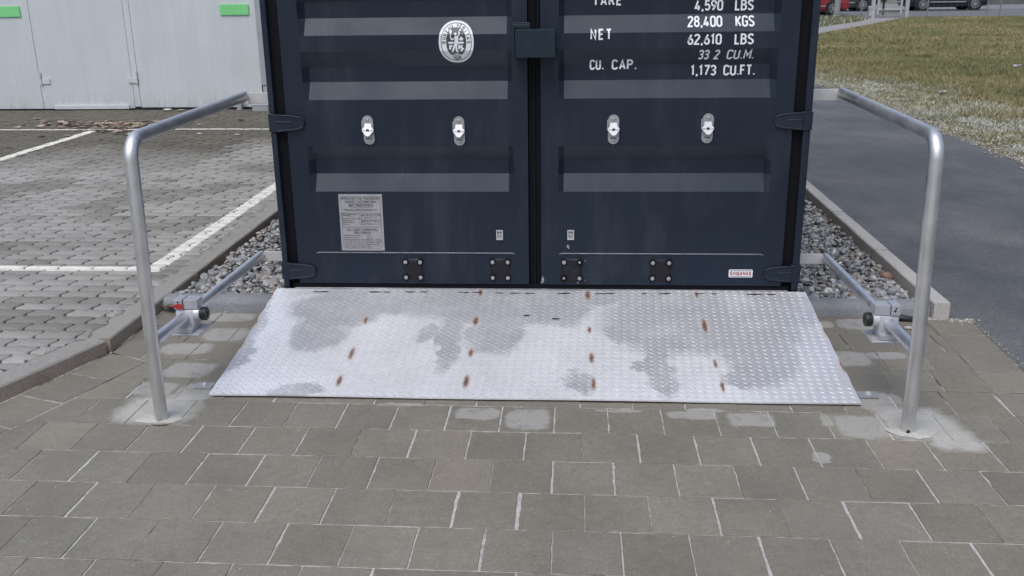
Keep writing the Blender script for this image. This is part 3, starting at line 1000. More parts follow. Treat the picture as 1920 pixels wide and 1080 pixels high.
grass("grass", 150000, 3.9, 17.0, lambda y: 4.6 + (y + 4.3) * 0.36, 0.025, 0.075, 0.0045, "short olive brown lawn grass with pale frosted blades along the asphalt")
gp = []
for i in range(1500):
    y = 4.0 + 9 * rng.random() ** 1.4
    gp.append((float(lawn_edge(y)) + 0.04 * math.sin(y * 9) + .03 * math.sin(y * 23) + abs(rng.normal(0, .25)) - .05, y, rng.uniform(.004, .013)))
_k = (0.34, 0.315, 0.26)
grit("grit", gp, "pale stones and bleached litter along the ragged lawn border")
grass("grass", 110000, 17.0, 38.4, lambda y: 4.6 + (y + 4.3) * 0.42, 0.03, 0.07, 0.008, "olive green lawn grass stretching to the wire fence")

# ================================================================== CONTAINER
CZ0, CZ1 = 0.062, 2.653
HW = 1.219
container = empty("shipping_container", (0, 3.0, CZ0), "dark slate blue steel shipping container with closed corrugated double doors at top of ramp", "container")

D = 0.040
CB = [0.652, 0.730, 0.799, 0.862]           # first corrugation
bands = [CB, [1.074, 1.150, 1.217, 1.286], [1.356, 1.429, 1.498, 1.570], [1.640, 1.714, 1.783, 1.855], [1.925, 1.999, 2.068, 2.140], [2.210, 2.284, 2.353, 2.425]]
BREAKS = [z for b_ in bands for z in b_]
def prof(z):
    for (a, b_, c, d) in bands:
        if a <= z <= d:
            if z < b_: return D * (z - a) / (b_ - a)
            if z < c: return D
            return D * (d - z) / (d - c)
    return 0.0

Z_DB, Z_DT = 0.205, 2.52
def door(name, x0, x1, px0, px1, label):
    """door leaf: flat frame with a pressed corrugated panel between px0 and px1"""
    b = MB()
    zs = [Z_DB] + BREAKS + [Z_DT]
    e = 0.024                                # slope of the pressed ends
    px0 -= .010; px1 += .006
    xs = [x0, px0, px0 + e, px1 - e, px1, x1]
    vs, fs = [], []
    for z in zs:
        for i, x in enumerate(xs):
            y = prof(z) if i in (2, 3) else 0.0
            vs.append((x, y, z))
    k = len(xs)
    for j in range(len(zs) - 1):
        for i in range(k - 1):
            fs.append((j * k + i, j * k + i + 1, (j + 1) * k + i + 1, (j + 1) * k + i))
    b.add(vs, fs)
    # returns round the edge and the back skin
    T = 0.055
    n = len(vs)
    b.add([(x0, 0, Z_DB), (x1, 0, Z_DB), (x1, 0, Z_DT), (x0, 0, Z_DT), (x0, T, Z_DB), (x1, T, Z_DB), (x1, T, Z_DT), (x0, T, Z_DT)],
          [(0, 4, 5, 1), (1, 5, 6, 2), (2, 6, 7, 3), (3, 7, 4, 0), (4, 7, 6, 5)])
    o = b.build(name, M['paint'], container, smooth=14)
    if label: o['label'] = label
    return o
doorL = door("door", -1.140, -0.036, -1.043, -0.108, "left door leaf with round certification sticker and data plate")
doorR = door("door", 0.022, 1.138, 0.112, 1.050, "right door leaf with white weight lettering")

# pressed seam line above the bottom rail of each leaf: a thin raised weld bead
for dr, a, c in ((doorL, -1.046, -0.104), (doorR, 0.108, 1.047)):
    b = MB()
    b.tube([(a, 0.002, 0.353), (a + .01, -0.0018, 0.358), (c - .01, -0.0018, 0.358), (c, 0.002, 0.353)], 0.0032, 8)
    b.build("weld_bead", M['paint_b'] if False else plain("worn_paint_edge", (0.16, 0.17, 0.19), .5, 0, .3, 30) if dr is doorL else bpy.data.materials["worn_paint_edge"], dr, smooth=50)
# centre gasket and the side / bottom gaskets
b = MB()
b.box(-0.034, 0.020, 0.022, 0.05, Z_DB - .006, Z_DT)
b.box(-0.012, -0.002, 0.012, 0.022, Z_DB - .006, Z_DT)
b.build("door_gasket", M['gasket'], container, bevel=.003)
b = MB()
b.box(-1.2, -1.142, 0.026, 0.034, Z_DB - .01, Z_DT)
b.box(1.140, 1.194, 0.026, 0.034, Z_DB - .01, Z_DT)
b.box(-1.18, 1.18, 0.008, 0.06, Z_DB - .060, Z_DB - .0015)  # bottom gasket built taller; its black stands for the shaded gap below the doors
b.build("door_gasket", M['gasket'], container, bevel=.003)

# corner posts with the front flange and castings
for s in (-1, 1):
    b = MB()
    xi = 1.193 if s < 0 else 1.187
    zcuts = [(0.182, 0.226), (0.306, 0.928), (1.014, 1.63), (1.716, 2.24), (2.326, 2.53)]
    for (a, c) in zcuts:                       # front flange between hinge knuckles
        b.box(s * xi, s * HW, 0.0, 0.035, a, c)
    b.box(s * 1.150, s * HW, 0.0375, 0.17, 0.182, 2.53)
    b.build("corner_post", M['paint'], container, bevel=.003)
    for (z0, z1) in ((CZ0, 0.180), (2.535, CZ1)):
        for yy in (-0.002, 5.90):
            b = MB()
            b.box(s * 1.060 if z0 > 1 else s * 1.188, s * (HW + .002), yy, yy + .16, z0, z1)
            b.build("corner_casting", M['paint_b'], container, bevel=.004)
# sill, header, rails, roof, corrugated sides and end wall
b = MB()
b.box(-1.18, 1.18, 0.062, 0.2, CZ0, 0.200)
b.box(-1.18, 1.18, 0.004, 0.2, 2.535, CZ1)
b.box(-1.15, 1.15, 0.16, 0.2, 0.2, 2.53)
b.build("door_frame", M['paint'], container, bevel=.003)
b = MB()
def corr_wall(b, s):
    pts = []
    y = 0.18
    while y < 5.88:
        pts += [(y, 0), (y + .072, 0), (y + .14, .036), (y + .21, .036)]
        y += 0.278
    pts = [p for p in pts if p[0] < 5.88] + [(5.88, 0)]
    vs = [(s * (HW - .006 - d), yy, z) for z in (0.20, 2.56) for (yy, d) in pts]
    n = len(pts)
    b.add(vs, [(i, i + 1, n + i + 1, n + i) for i in range(n - 1)])
for s in (-1, 1):
    corr_wall(b, s)
    b.box(s * 1.16, s * 1.205, 0.172, 5.88, 0.10, 0.199)
    b.box(s * 1.16, s * 1.205, 0.172, 5.88, 2.561, 2.62)
b.box(-1.2, 1.2, 6.0, 6.04, 0.1, 2.62)
for s in (-1, 1):
    b.box(s * 1.15, s * 1.215, 5.9, 6.05, 0.182, 2.53)
b.build("side_wall", M['paint'], container)
b = MB()
b.box(-1.19, 1.19, 0.21, 5.99, 2.622, 2.640)
b.build("roof", M['paint'], container)
b = MB()
b.box(-1.16, 1.16, 0.21, 5.99, 0.15, 0.19)
b.build("floor_frame", M['paint'], container)
sheet("foundation_strip", [(-1.25, 0.24), (1.25, 0.24), (1.25, 0.9), (-1.25, 0.9)], 0.060, M['kerb_grey'], 0.10)
sheet("foundation_strip", [(-1.25, 5.3), (1.25, 5.3), (1.25, 6.1), (-1.25, 6.1)], 0.060, M['kerb_grey'], 0.10)

# hinges: knuckle in the post, pointed blade over the gap onto the leaf
def hinge(s, zc, first=None):
    b = MB()
    h = 0.041
    xo = HW + .004
    xi = 1.186 if s < 0 else 1.180
    # knuckle box
    b.box(s * xi, s * xo, -0.006, 0.034, zc - h, zc + h)
    # blade outline (x measured outwards from the blade tip)
    tip = 1.056
    out = [(xi + .0, -h * .93), (1.13, -h * .80), (1.085, -h * .66), (tip + .006, -h * .42), (tip, -h * .2), (tip, h * .28), (tip + .006, h * .52), (1.085, h * .72), (1.13, h * .86), (xi + .0, h * .93)]
    poly = [(s * x, zc + z) for x, z in out]
    b.prism(poly, 'y', -0.014, -0.001)
    rim = 0.0075
    # raised borders along both long edges and a short rib in the middle
    for pts in ([out[5], out[6], out[7], out[8], out[9]], [out[3], out[2], out[1], out[0]]):
        b.tube([(s * x, -0.0125, zc + z * .95) for x, z in pts], rim * .62, 8)
    b.tube([(s * 1.115, -0.0125, zc + .005), (s * (xi - .0), -0.0125, zc + .006)], 0.004, 8)
    o = b.build("hinge", M['paint'], container, smooth=40, bevel=0.0018)
    return o
for s in (-1, 1):
    for zc in (0.266, 0.971, 1.673, 2.283):
        hinge(s, zc)

# lock box across the middle
b = MB()
b.box(-0.088, -0.020, -0.112, -0.098, 1.386, 1.400)      # lip of the inner half
b.box(-0.094, -0.084, -0.108, 0.0, 1.268, 1.402)
b.box(-0.094, -0.020, -0.02, -0.001, 1.262, 1.404)
b.build("lock_box_back", M['paint_b'], doorL, bevel=.002)
b = MB()
b.box(-0.081, 0.090, -0.118, -0.108, 1.262, 1.378)       # front plate
b.box(-0.081, 0.090, -0.107, -0.062, 1.368, 1.3785)
b.box(0.010, 0.090, -0.061, -0.001, 1.366, 1.3770)
b.box(0.080, 0.0905, -0.107, -0.001, 1.264, 1.365)
b.box(0.0915, 0.106, -0.012, -0.001, 1.268, 1.366)
b.tube([(0.094, -0.012, 1.295), (0.101, -0.018, 1.287), (0.110, -0.012, 1.292)], 0.003, 8)
b.build("lock_box", M['paint_b'], doorR, bevel=.004)

# small latches with a hasp
def latch(par, x, zc, lean=0.0, nm="door_latch"):
    b = MB()
    w, h = 0.0245, 0.066
    poly = []
    for i in range(13):
        a = PI * i / 12
        poly.append((x + w * math.cos(a), zc + h - w + w * math.sin(a)))
    for i in range(13):
        a = PI + PI * i / 12
        poly.append((x + w * math.cos(a), zc - h + w + w * math.sin(a)))
    c, s_ = math.cos(lean), math.sin(lean)
    poly = [(x + (px - x) * c - (pz - zc) * s_, zc + (px - x) * s_ + (pz - zc) * c) for px, pz in poly]
    b.prism(poly, 'y', -0.006, -0.0008, 0)
    for dz in (.047, -.05):
        b.lathe((x - s_ * dz, -0.0061, zc + dz), 'y', [(0, .0085), (-.0025, .0075), (-.004, .004)], 14, 0)
    # locking tongue below the hasp
    b.box(x - .014, x + .014, -0.012, -0.0062, zc - .036, zc - .016, 0)
    b.box(x - .013, x + .013, -0.0075, -0.0062, zc - .0405, zc - .0375, 2)
    # side lever
    b.box(x - .029, x - .0245, -0.009, -0.001, zc - .005, zc + .042, 0)
    # hasp: narrow neck that flares to a rounded eye, folded outwards
    xs = [(-.015, .030), (.015, .030), (.0165, .016), (.0265, .004), (.0245, -.002), (.010, -.021), (0, -.0245), (-.010, -.021), (-.0245, -.002), (-.0265, .004), (-.0165, .016)]
    n = len(xs)
    def yy(pz):
        return -0.010 - max(0, .030 - pz) * 0.42
    vs = [(x + px, yy(pz), zc + pz) for px, pz in xs] + [(x + px * .97, yy(pz) + .006, zc + pz) for px, pz in xs]
    fs = [list(range(n)), list(range(n, 2 * n))] + [(i, (i + 1) % n, n + (i + 1) % n, n + i) for i in range(n)]
    b.add(vs, fs, 1)
    ev = [(x + .0085 * math.cos(2 * PI * i / 14), yy(.0) - .0012 + .005 * math.sin(2 * PI * i / 14) * .42, zc + .002 + .0052 * math.sin(2 * PI * i / 14)) for i in range(14)]
    b.add(ev, [list(range(14))], 2)
    # ridge lines of the fold
    b.tube([(x - .024, yy(.003) - .0008, zc + .003), (x - .011, yy(0) - .002, zc - .001)], .0014, 6, mi=0)
    b.tube([(x + .024, yy(.003) - .0008, zc + .003), (x + .011, yy(0) - .002, zc - .001)], .0014, 6, mi=0)
    return b.build(nm, [M['zinc'], M['zinc_bright'], M['black']], par, smooth=40)
latch(doorL, -0.763, 0.938, 0.05)
latch(doorL, -0.347, 0.932, 0.02)
latch(doorR, 0.349, 0.937, 0.0)
latch(doorR, 0.766, 0.940, -0.03)
# small bolted clips
for par, x, zc in ((doorL, -0.1715, 0.447), (doorR, 0.160, 0.4485)):
    b = MB()
    b.box(x - .0155, x + .0155, -0.004, -0.0008, zc - .023, zc + .023, 0)
    for (a0, a1, c0, c1) in ((-.0155, .0155, .018, .023), (-.0155, .0155, -.023, -.016), (-.0155, -.0115, -.0155, .0175), (.0115, .0155, -.0155, .0175)):
        b.box(x + a0, x + a1, -0.009, -0.0042, zc + c0, zc + c1, 1)
    for dx in (-.006, .006):
        b.lathe((x + dx, -0.0042, zc + .0125), 'y', [(0, .0035), (-.002, .003)], 10, 2)
    b.lathe((x, -0.0042, zc - .003), 'y', [(0, .006), (-.003, .0045)], 12, 0)
    b.build("seal_clip", [M['zinc'], M['zinc_bright'], M['etch']], par)
# black patches held by four bolts
def patch(par, x0, x1, z0, z1, big, crumple, seed, lab=None):
    rnd = np.random.default_rng(seed)
    b = MB()
    n = 14
    gx = np.linspace(x0, x1, n); gz = np.linspace(z0, z1, n)
    vs, fs = [], []
    for j, z in enumerate(gz):
        for i, x in enumerate(gx):
            u, v = i / (n - 1), j / (n - 1)
            rnd_c = 0.0
            edge = min(u, 1 - u, v, 1 - v)
            bul = 0.003 + crumple * (0.5 + .5 * math.sin(3.1 * u + 7 * v + seed)) * min(1, edge * 4) + .004 * vnoise(u * 4, v * 4, seed)
            # notched, uneven outline
            xx = x + (0.006 * (1 - abs(2 * v - 1)) * (1 if u < .5 else -1) if edge < .03 and 0 < v < 1 else 0) * .5
            zz = z - (crumple * 1.2 * math.sin(3 * u) if v < .08 else 0)
            vs.append((xx, -bul if edge > 0 else -.0012, zz))
    for j in range(n - 1):
        for i in range(n - 1):
            fs.append((j * n + i, j * n + i + 1, (j + 1) * n + i + 1, (j + 1) * n + i))
    b.add(vs, fs, 0)
    px, pz = (x1 - x0) * .12, (z1 - z0) * .14
    for k, (x, z) in enumerate(((x0 + px, z1 - pz), (x1 - px, z1 - pz), (x0 + px, z0 + pz), (x1 - px, z0 + pz))):
        r = 0.0098 if big[k] else 0.0062
        b.lathe((x, -0.001, z), 'y', [(0, .0155), (-.011, .0155), (-.0115, .0145)], 18, 2)
        b.lathe((x, -0.0118, z), 'y', [(0, r), (-.004, r * .9), (-.0055, r * .5)], 14, 1)
    o = b.build("rubber_patch", [M['rubber_plate'], M['zinc'], M['gasket']], par, smooth=50)
    if lab: o['label'] = lab
patch(doorL, -0.632, -0.540, 0.224, 0.329, (1, 1, 1, 1), .003, 1)
patch(doorL, -0.218, -0.124, 0.224, 0.331, (1, 1, 1, 1), .001, 2)
patch(doorR, 0.118, 0.214, 0.224, 0.332, (1, 0, 0, 1), .008, 4, "crumpled black patch with two small bolts")
patch(doorR, 0.531, 0.630, 0.226, 0.331, (1, 1, 1, 1), .001, 6)
# paint chips on the right leaf
b = MB()
for (x, z, w, h) in ((0.029, 0.230, .006, .014), (0.0255, 0.216, .006, .005), (0.147, 0.392, .004, .008), (0.152, 0.384, .003, .004), (0.229, 0.322, .002, .004), (0.229, 0.227, .002, .003), (0.195, 0.215, .006, .003)):
    pts = [(x + w * (1 + .3 * random.uniform(-1, 1)) * math.cos(2 * PI * i / 9), z + h * (1 + .35 * random.uniform(-1, 1)) * math.sin(2 * PI * i / 9)) for i in range(9)]
    b = MB()
    b.add([(p[0], -0.0009, p[1]) for p in pts], [list(range(9))])
    b.build("paint_chip", M['zinc'], doorR)

# ------------------------------------------------------------------ lettering
def conform(name, polys2d, mats, par, eps, smooth=None, breaks=True):
    """flat shapes given as (verts [(x,z)], faces, material index, layer) laid on the corrugated door face"""
    bm = bmesh.new()
    for (vs, fs, mi, lay) in polys2d:
        bv = [bm.verts.new((x, -lay, z)) for x, z in vs]
        for f in fs:
            try:
                ff = bm.faces.new([bv[i] for i in f])
                ff.material_index = mi
            except ValueError:
                pass
    if breaks:
        zmin = min(v.co.z for v in bm.verts); zmax = max(v.co.z for v in bm.verts)
        for zb in BREAKS:
            if zmin < zb < zmax:
                bmesh.ops.bisect_plane(bm, geom=list(bm.verts) + list(bm.edges) + list(bm.faces), dist=1e-6, plane_co=(0, 0, zb), plane_no=(0, 0, 1))
    for v in bm.verts:
        v.co.y = v.co.y + prof(v.co.z) - eps
    for f in bm.faces:
        f.normal_update()
        if f.normal.y > 0: f.normal_flip()
    me = bpy.data.meshes.new(name)
    bm.to_mesh(me); bm.free()
    for mt in mats: me.materials.append(mt)
    return link(name, me, par, smooth)

def arc(cx, cy, rx, ry, a0, a1, n=8):
    return [(cx + rx * math.cos(R(a0 + (a1 - a0) * i / n)), cy + ry * math.sin(R(a0 + (a1 - a0) * i / n))) for i in range(n + 1)]
def glyphs():
    w = .40; h = 1.0; r = w / 2
    O = arc(r, h - r, r, r, 180, 0) + arc(r, r, r, r, 0, -180) + [(0, h - r)]
    G = {}
    G['0'] = G['O'] = [(w, [O])]
    G['1'] = [(.26, [[(0, .80), (.16, 1), (.16, 0)]])]
    G['2'] = [(w, [arc(r, .78, r, .22, 170, 0) + [(w, .70), (.06, .16), (0, 0), (w, 0)]])]
    G['3'] = [(w, [[(0, .84)] + arc(r, .77, r, .23, 150, -60) + [(r, .53)] + arc(r, .26, r, .26, 70, -150)])]
    G['4'] = [(w + .03, [[(w * .72, 0), (w * .72, .5)], [(w * .55, 1), (0, .22), (w + .03, .22)]])]
    G['5'] = [(w, [[(w * .95, 1), (.04, 1), (.02, .56)] + arc(r, .32, r, .30, 125, -150)])]
    G['6'] = [(w, [[(w * .72, 1), (.06, .52)] + arc(r, .28, r, .28, 160, -200, 14)])]
    G['7'] = [(w, [[(0, 1), (w, 1), (w * .28, 0)]])]
    G['8'] = [(w, [arc(r, .77, r * .88, .23, 90, 450, 16), arc(r, .27, r, .27, 90, 450, 16)])]
    G['9'] = [(w, [[(w * .28, 0), (w * .94, .48)] + arc(r, .72, r, .28, -20, 340, 14)])]
    G['A'] = [(w + .04, [[(0, 0), ((w + .04) / 2, 1), (w + .04, 0)], [(.06, .28), (w - .02, .28)]])]
    G['B'] = [(w, [[(0, .53), (0, 0)] + [(r * .9, 0)] + arc(r * .9, .27, r * 1.1, .27, -90, 90) + [(0, .54)], [(0, .53), (0, 1), (r * .8, 1)] + arc(r * .8, .77, r, .23, 90, -90)])]
    G['C'] = [(w, [arc(r, h - r, r, r, 0, 180) + arc(r, r, r, r, 180, 360)])]
    G['E'] = [(w * .85, [[(w * .85, 1), (0, 1), (0, 0), (w * .85, 0)], [(0, .52), (w * .75, .52)]])]
    G['F'] = [(w * .85, [[(w * .85, 1), (0, 1), (0, 0)], [(0, .52), (w * .72, .52)]])]
    G['G'] = [(w, [arc(r, h - r, r, r, 0, 180) + arc(r, r, r, r, 180, 360) + [(w, .46), (r * 1.1, .46)]])]
    G['I'] = [(.10, [[(.05, 0), (.05, 1)]])]
    G['K'] = [(w, [[(0, 0), (0, 1)], [(w, 1), (0, .38)], [(.12, .52), (w, 0)]])]
    G['L'] = [(w * .8, [[(0, 1), (0, 0), (w * .8, 0)]])]
    G['M'] = [(w + .12, [[(0, 0), (0, 1), ((w + .12) / 2, .35), (w + .12, 1), (w + .12, 0)]])]
    G['N'] = [(w, [[(0, 0), (0, 1), (w, 0), (w, 1)]])]
    G['P'] = [(w, [[(0, 0), (0, 1), (r, 1)] + arc(r, .75, r, .25, 90, -90) + [(0, .5)]])]
    G['R'] = [(w, [[(0, 0), (0, 1), (r, 1)] + arc(r, .75, r, .25, 90, -90) + [(0, .5)], [(r, .5), (w, 0)]])]
    G['S'] = [(w, [arc(r, .76, r, .24, 20, 180) + [(.03, .66), (w - .05, .38)] + arc(r, .24, r, .24, 20, -160)])]
    G['T'] = [(w, [[(0, 1), (w, 1)], [(w / 2, 1), (w / 2, 0)]])]
    G['U'] = [(w, [[(0, 1), (0, r)] + arc(r, r, r, r, 180, 360) + [(w, 1)]])]
    G['V'] = [(w + .04, [[(0, 1), ((w + .04) / 2, 0), (w + .04, 1)]])]
    G['.'] = [(.10, [[(.05, 0), (.05, .11)]])]
    G[','] = [(.10, [[(.07, .10), (.03, -.06)]])]
    G[' '] = [(.30, [])]
    return {k: v[0] for k, v in G.items()}
GL = glyphs()
def ribbon(pts, hw):
    P = [Vector(p) for p in pts]
    Q = [P[0]]
    for p in P[1:]:
        if (p - Q[-1]).length > 1e-4: Q.append(p)
    P = Q
    n = len(P)
    closed = (P[0] - P[-1]).length < 1e-3
    if not closed:
        d0 = (P[1] - P[0]).normalized(); d1 = (P[-1] - P[-2]).normalized()
        P[0] = P[0] - d0 * hw * .9 if False else P[0]
    vs = []
    for i in range(n):
        if closed and i in (0, n - 1):
            a = (P[0] - P[-2]).normalized(); b_ = (P[1] - P[0]).normalized()
        else:
            a = (P[i] - P[i - 1]).normalized() if i > 0 else (P[1] - P[0]).normalized()
            b_ = (P[i + 1] - P[i]).normalized() if i < n - 1 else a
        t = (a + b_)
        t = t.normalized() if t.length > 1e-4 else a
        nr = Vector((-t.y, t.x))
        k = 1 / max(0.5, abs(nr.dot(Vector((-a.y, a.x)))))
        vs += [tuple(P[i] + nr * hw * k), tuple(P[i] - nr * hw * k)]
    fs = [(2 * i, 2 * i + 1, 2 * i + 3, 2 * i + 2) for i in range(n - 1)]
    return vs, fs
def stencil(par, text, x_right, x_left, z0, h, hw=.080, shear=0.0, gap=None, nm="lettering"):
    """monoline condensed lettering fitted between x_left and x_right"""
    adv, x = [], 0.0
    g = .20 if gap is None else gap
    for ch in text:
        adv.append(x)
        x += GL[ch][0] + g
    tot = x - g + 2 * hw
    sx = (x_right - x_left) / tot
    polys = []
    for ch, ax in zip(text, adv):
        for li, st in enumerate(GL[ch][1]):
            lo, hi = hw, 1 - hw
            pts = []
            for (px, py) in st:
                yy = lo + py * (hi - lo) if py >= 0 else py
                pts.append(((ax + px + hw) * sx + shear * yy * h, yy * h))
            v, f = ribbon(pts, hw * h)
            polys.append(([(x_left + p[0], z0 + p[1]) for p in v], f, 0, 0.0001 * li))
    return conform(nm, polys, [M['white_ink']], par, 0.0012)
stencil(doorR, "NET", 0.334, 0.241, 1.3265, 0.0465, gap=.36)
stencil(doorR, "TARE", 0.376, 0.250, 1.469, 0.046, gap=.30)
stencil(doorR, "CU.", 0.303, 0.240, 1.195, 0.0455, gap=.24)
stencil(doorR, "CAP.", 0.449, 0.337, 1.195, 0.0455, gap=.26)
stencil(doorR, "4,590", 0.813, 0.691, 1.442, 0.046)
stencil(doorR, "LBS", 0.944, 0.8635, 1.442, 0.046)
stencil(doorR, "28,400", 0.810, 0.661, 1.3755, 0.0465)
stencil(doorR, "KGS", 0.948, 0.866, 1.3755, 0.0465)
stencil(doorR, "62,610", 0.8085, 0.661, 1.3015, 0.0465)
stencil(doorR, "LBS", 0.946, 0.863, 1.3015, 0.0465)
stencil(doorR, "33 2", 0.803, 0.711, 1.237, 0.0435, shear=.10)
stencil(doorR, "CU.M.", 0.955, 0.834, 1.237, 0.0435, shear=.10)
stencil(doorR, "1,173", 0.797, 0.6845, 1.1665, 0.0465)
stencil(doorR, "CU.FT.", 0.968, 0.828, 1.1665, 0.0465)

def font_polys(text, x, z, size, sx=1.0, bold=0.0, align='LEFT', ang=0.0, mi=0, lay=0.0):
    cu = bpy.data.curves.new("t", 'FONT')
    cu.body = text
    cu.size = size
    cu.offset = bold * size
    cu.align_x = align
    cu.resolution_u = 3
    ob = bpy.data.objects.new("t", cu)
    COL.objects.link(ob)
    dg = bpy.context.evaluated_depsgraph_get()
    me = bpy.data.meshes.new_from_object(ob.evaluated_get(dg))
    c, s_ = math.cos(ang), math.sin(ang)
    vs = [(x + v.co.x * sx * c - v.co.y * s_, z + v.co.x * sx * s_ + v.co.y * c) for v in me.vertices]
    fs = [tuple(p.vertices) for p in me.polygons]
    bpy.data.objects.remove(ob); bpy.data.curves.remove(cu); bpy.data.meshes.remove(me)
    return (vs, fs, mi, lay)

def sup(cx, cz, a, b_, e, n=56):
    out = []
    for i in range(n):
        t = 2 * PI * i / n
        c, s_ = math.cos(t), math.sin(t)
        out.append((cx + a * math.copysign(abs(c) ** (2 / e), c), cz + b_ * math.copysign(abs(s_) ** (2 / e), s_)))
    return out
def ringp(p, q, mi, lay):
    n = len(p)
    return (p + q, [(i, (i + 1) % n, n + (i + 1) % n, n + i) for i in range(n)], mi, lay)
# round certification sticker
def ringglyph(L, ch, px, pz, ang, h):
    c, s_ = math.cos(ang), math.sin(ang)
    w = GL[ch][0]
    for li, st in enumerate(GL[ch][1]):
        v, f = ribbon([((gx - w / 2) * 1.5 * h, gy * h) for gx, gy in st], .125 * h)
        L.append(([(px + q[0] * c - q[1] * s_, pz + q[0] * s_ + q[1] * c) for q in v], f, 1, .0003 + .0001 * li))
def sticker_bv():
    cx, cz, a, b_ = -0.349, 1.3235, 0.0775, 0.0905
    L = []
    o0 = sup(cx, cz, a, b_, 2.25)
    L.append((o0, [list(range(len(o0)))], 0, 0.0))
    k = a / 295
    L.append(ringp(sup(cx, cz, a * .885, b_ * .905, 2.25), sup(cx, cz, a * .845, b_ * .872, 2.25), 1, .0003))
    inn = sup(cx, cz + .0005, a * .57, b_ * .68, 2.35)
    L.append((inn, [list(range(len(inn)))], 1, .0003))
    # ring lettering
    txt = "BUREAU VERITAS"
    n = len(txt)
    for i, ch in enumerate(txt):
        if ch == ' ': continue
        t = 188 - 196 * (i + .5) / n
        ra, rb = a * .625, b_ * .715
        px, pz = cx + ra * math.cos(R(t)), cz + rb * math.sin(R(t))
        nx, nz = math.cos(R(t)) / ra, math.sin(R(t)) / rb
        ang = math.atan2(nz, nx) - PI / 2
        ringglyph(L, ch, px, pz, ang, .0132)
        continue
        c, s_ = math.cos(ang), math.sin(ang)
        L.append(([(px + q[0] * c - q[1] * s_, pz + q[0] * s_ + q[1] * c) for q in v], f, 1, .0003))
    for i, ch in enumerate("1828"):
        t = -112 + 44 * (i + .5) / 4
        px, pz = cx + a * .70 * math.cos(R(t)), cz + b_ * .855 * math.sin(R(t))
        ang = R(t + 90) * .8
        ringglyph(L, ch, px, pz, ang, .0125)
        continue
        c, s_ = math.cos(ang), math.sin(ang)
        L.append(([(px + q[0] * c - q[1] * s_, pz + q[0] * s_ + q[1] * c) for q in v], f, 1, .0003))
    # emblem: standing figure with a raised arm holding a ball, a torch, scales, a table with two legs
    def E(pts, w, lay=.0006):
        v, f = ribbon([(cx + (x - 590) * k, cz - (y - 528) * k) for x, y in pts], w * k)
        L.append((v, f, 0, lay))
    def Dk(x, y, r, ry=None, lay=.0006):
        p = sup(cx + (x - 590) * k, cz - (y - 528) * k, r * k, (ry or r) * k, 2, 18)
        L.append((p, [list(range(18))], 0, lay))
    Dk(657, 335, 17, lay=.0006); Dk(578, 398, 22, lay=.0009)
    E([(590, 430), (600, 480), (585, 560)], 30, .0007)                 # torso
    E([(618, 440), (642, 410), (640, 358)], 9, .0008)                  # raised arm
    E([(572, 462), (530, 490), (488, 448)], 9, .0008)                  # other arm
    E([(578, 545), (545, 640), (518, 700)], 15, .0009)                 # legs
    E([(596, 545), (590, 620), (600, 680)], 14, .0010)
    Dk(498, 360, 20, 30, .0006); E([(497, 390), (495, 440), (512, 495)], 7, .0006)
    Dk(676, 480, 34, 26, .0006); E([(676, 440), (676, 470)], 12, .0009)
    E([(456, 540), (548, 540)], 16, .0005); E([(622, 540), (718, 540)], 16, .0005)
    E([(486, 575), (486, 650)], 17, .0006); E([(515, 575), (505, 610)], 13, .0006)
    E([(637, 570), (637, 645)], 14, .0006); E([(690, 580), (668, 610), (700, 640), (665, 680)], 16, .0006)
    Dk(605, 680, 26, 18, .0011)
    E([(530, 742), (660, 742)], 8, .0006); E([(560, 722), (630, 722)], 6, .0006)
    conform("certification_sticker", L, [M['sticker'], M['sticker_dark']], doorL, 0.0012)
sticker_bv()
# maker's sticker
def sticker_maker():
    x0, x1, z0, z1 = 0.896, 1.006, 0.246, 0.2845
    c = .004
    P = [(x0, z0 + c), (x0 + c, z0), (x1 - c, z0), (x1, z0 + c), (x1, z1 - c), (x1 - c, z1), (x0 + c, z1), (x0, z1 - c)]
    L = [(P, [list(range(8))], 0, 0)]
    for (a, b_) in ((z1 - .0055, z1 - .0035), (z0 + .0035, z0 + .0055)):
        L.append(([(x0 + .005, a), (x1 - .005, a), (x1 - .005, b_), (x0 + .005, b_)], [(0, 1, 2, 3)], 2, .0003))
    adv = 0.0
    G_, hwm = [], .12
    for ch in "SINGAMAS":
        for li, st in enumerate(GL[ch][1]):
            G_.append(([(adv + hwm + px * 1.5, hwm + py * (1 - 2 * hwm)) for px, py in st], li))
        adv += GL[ch][0] * 1.5 + .40
    tot = adv - .40 + 2 * hwm
    for st, li in G_:
        v, f = ribbon(st, hwm)
        L.append(([(x0 + .0065 + px / tot * (x1 - x0 - .013), z0 + .0095 + pz * .0195) for px, pz in v], f, 1, .0003 + .0001 * li))
    conform("maker_sticker", L, [M['sticker'], M['red_ink'], M['sticker_dark']], doorR, 0.0012, breaks=False)
sticker_maker()
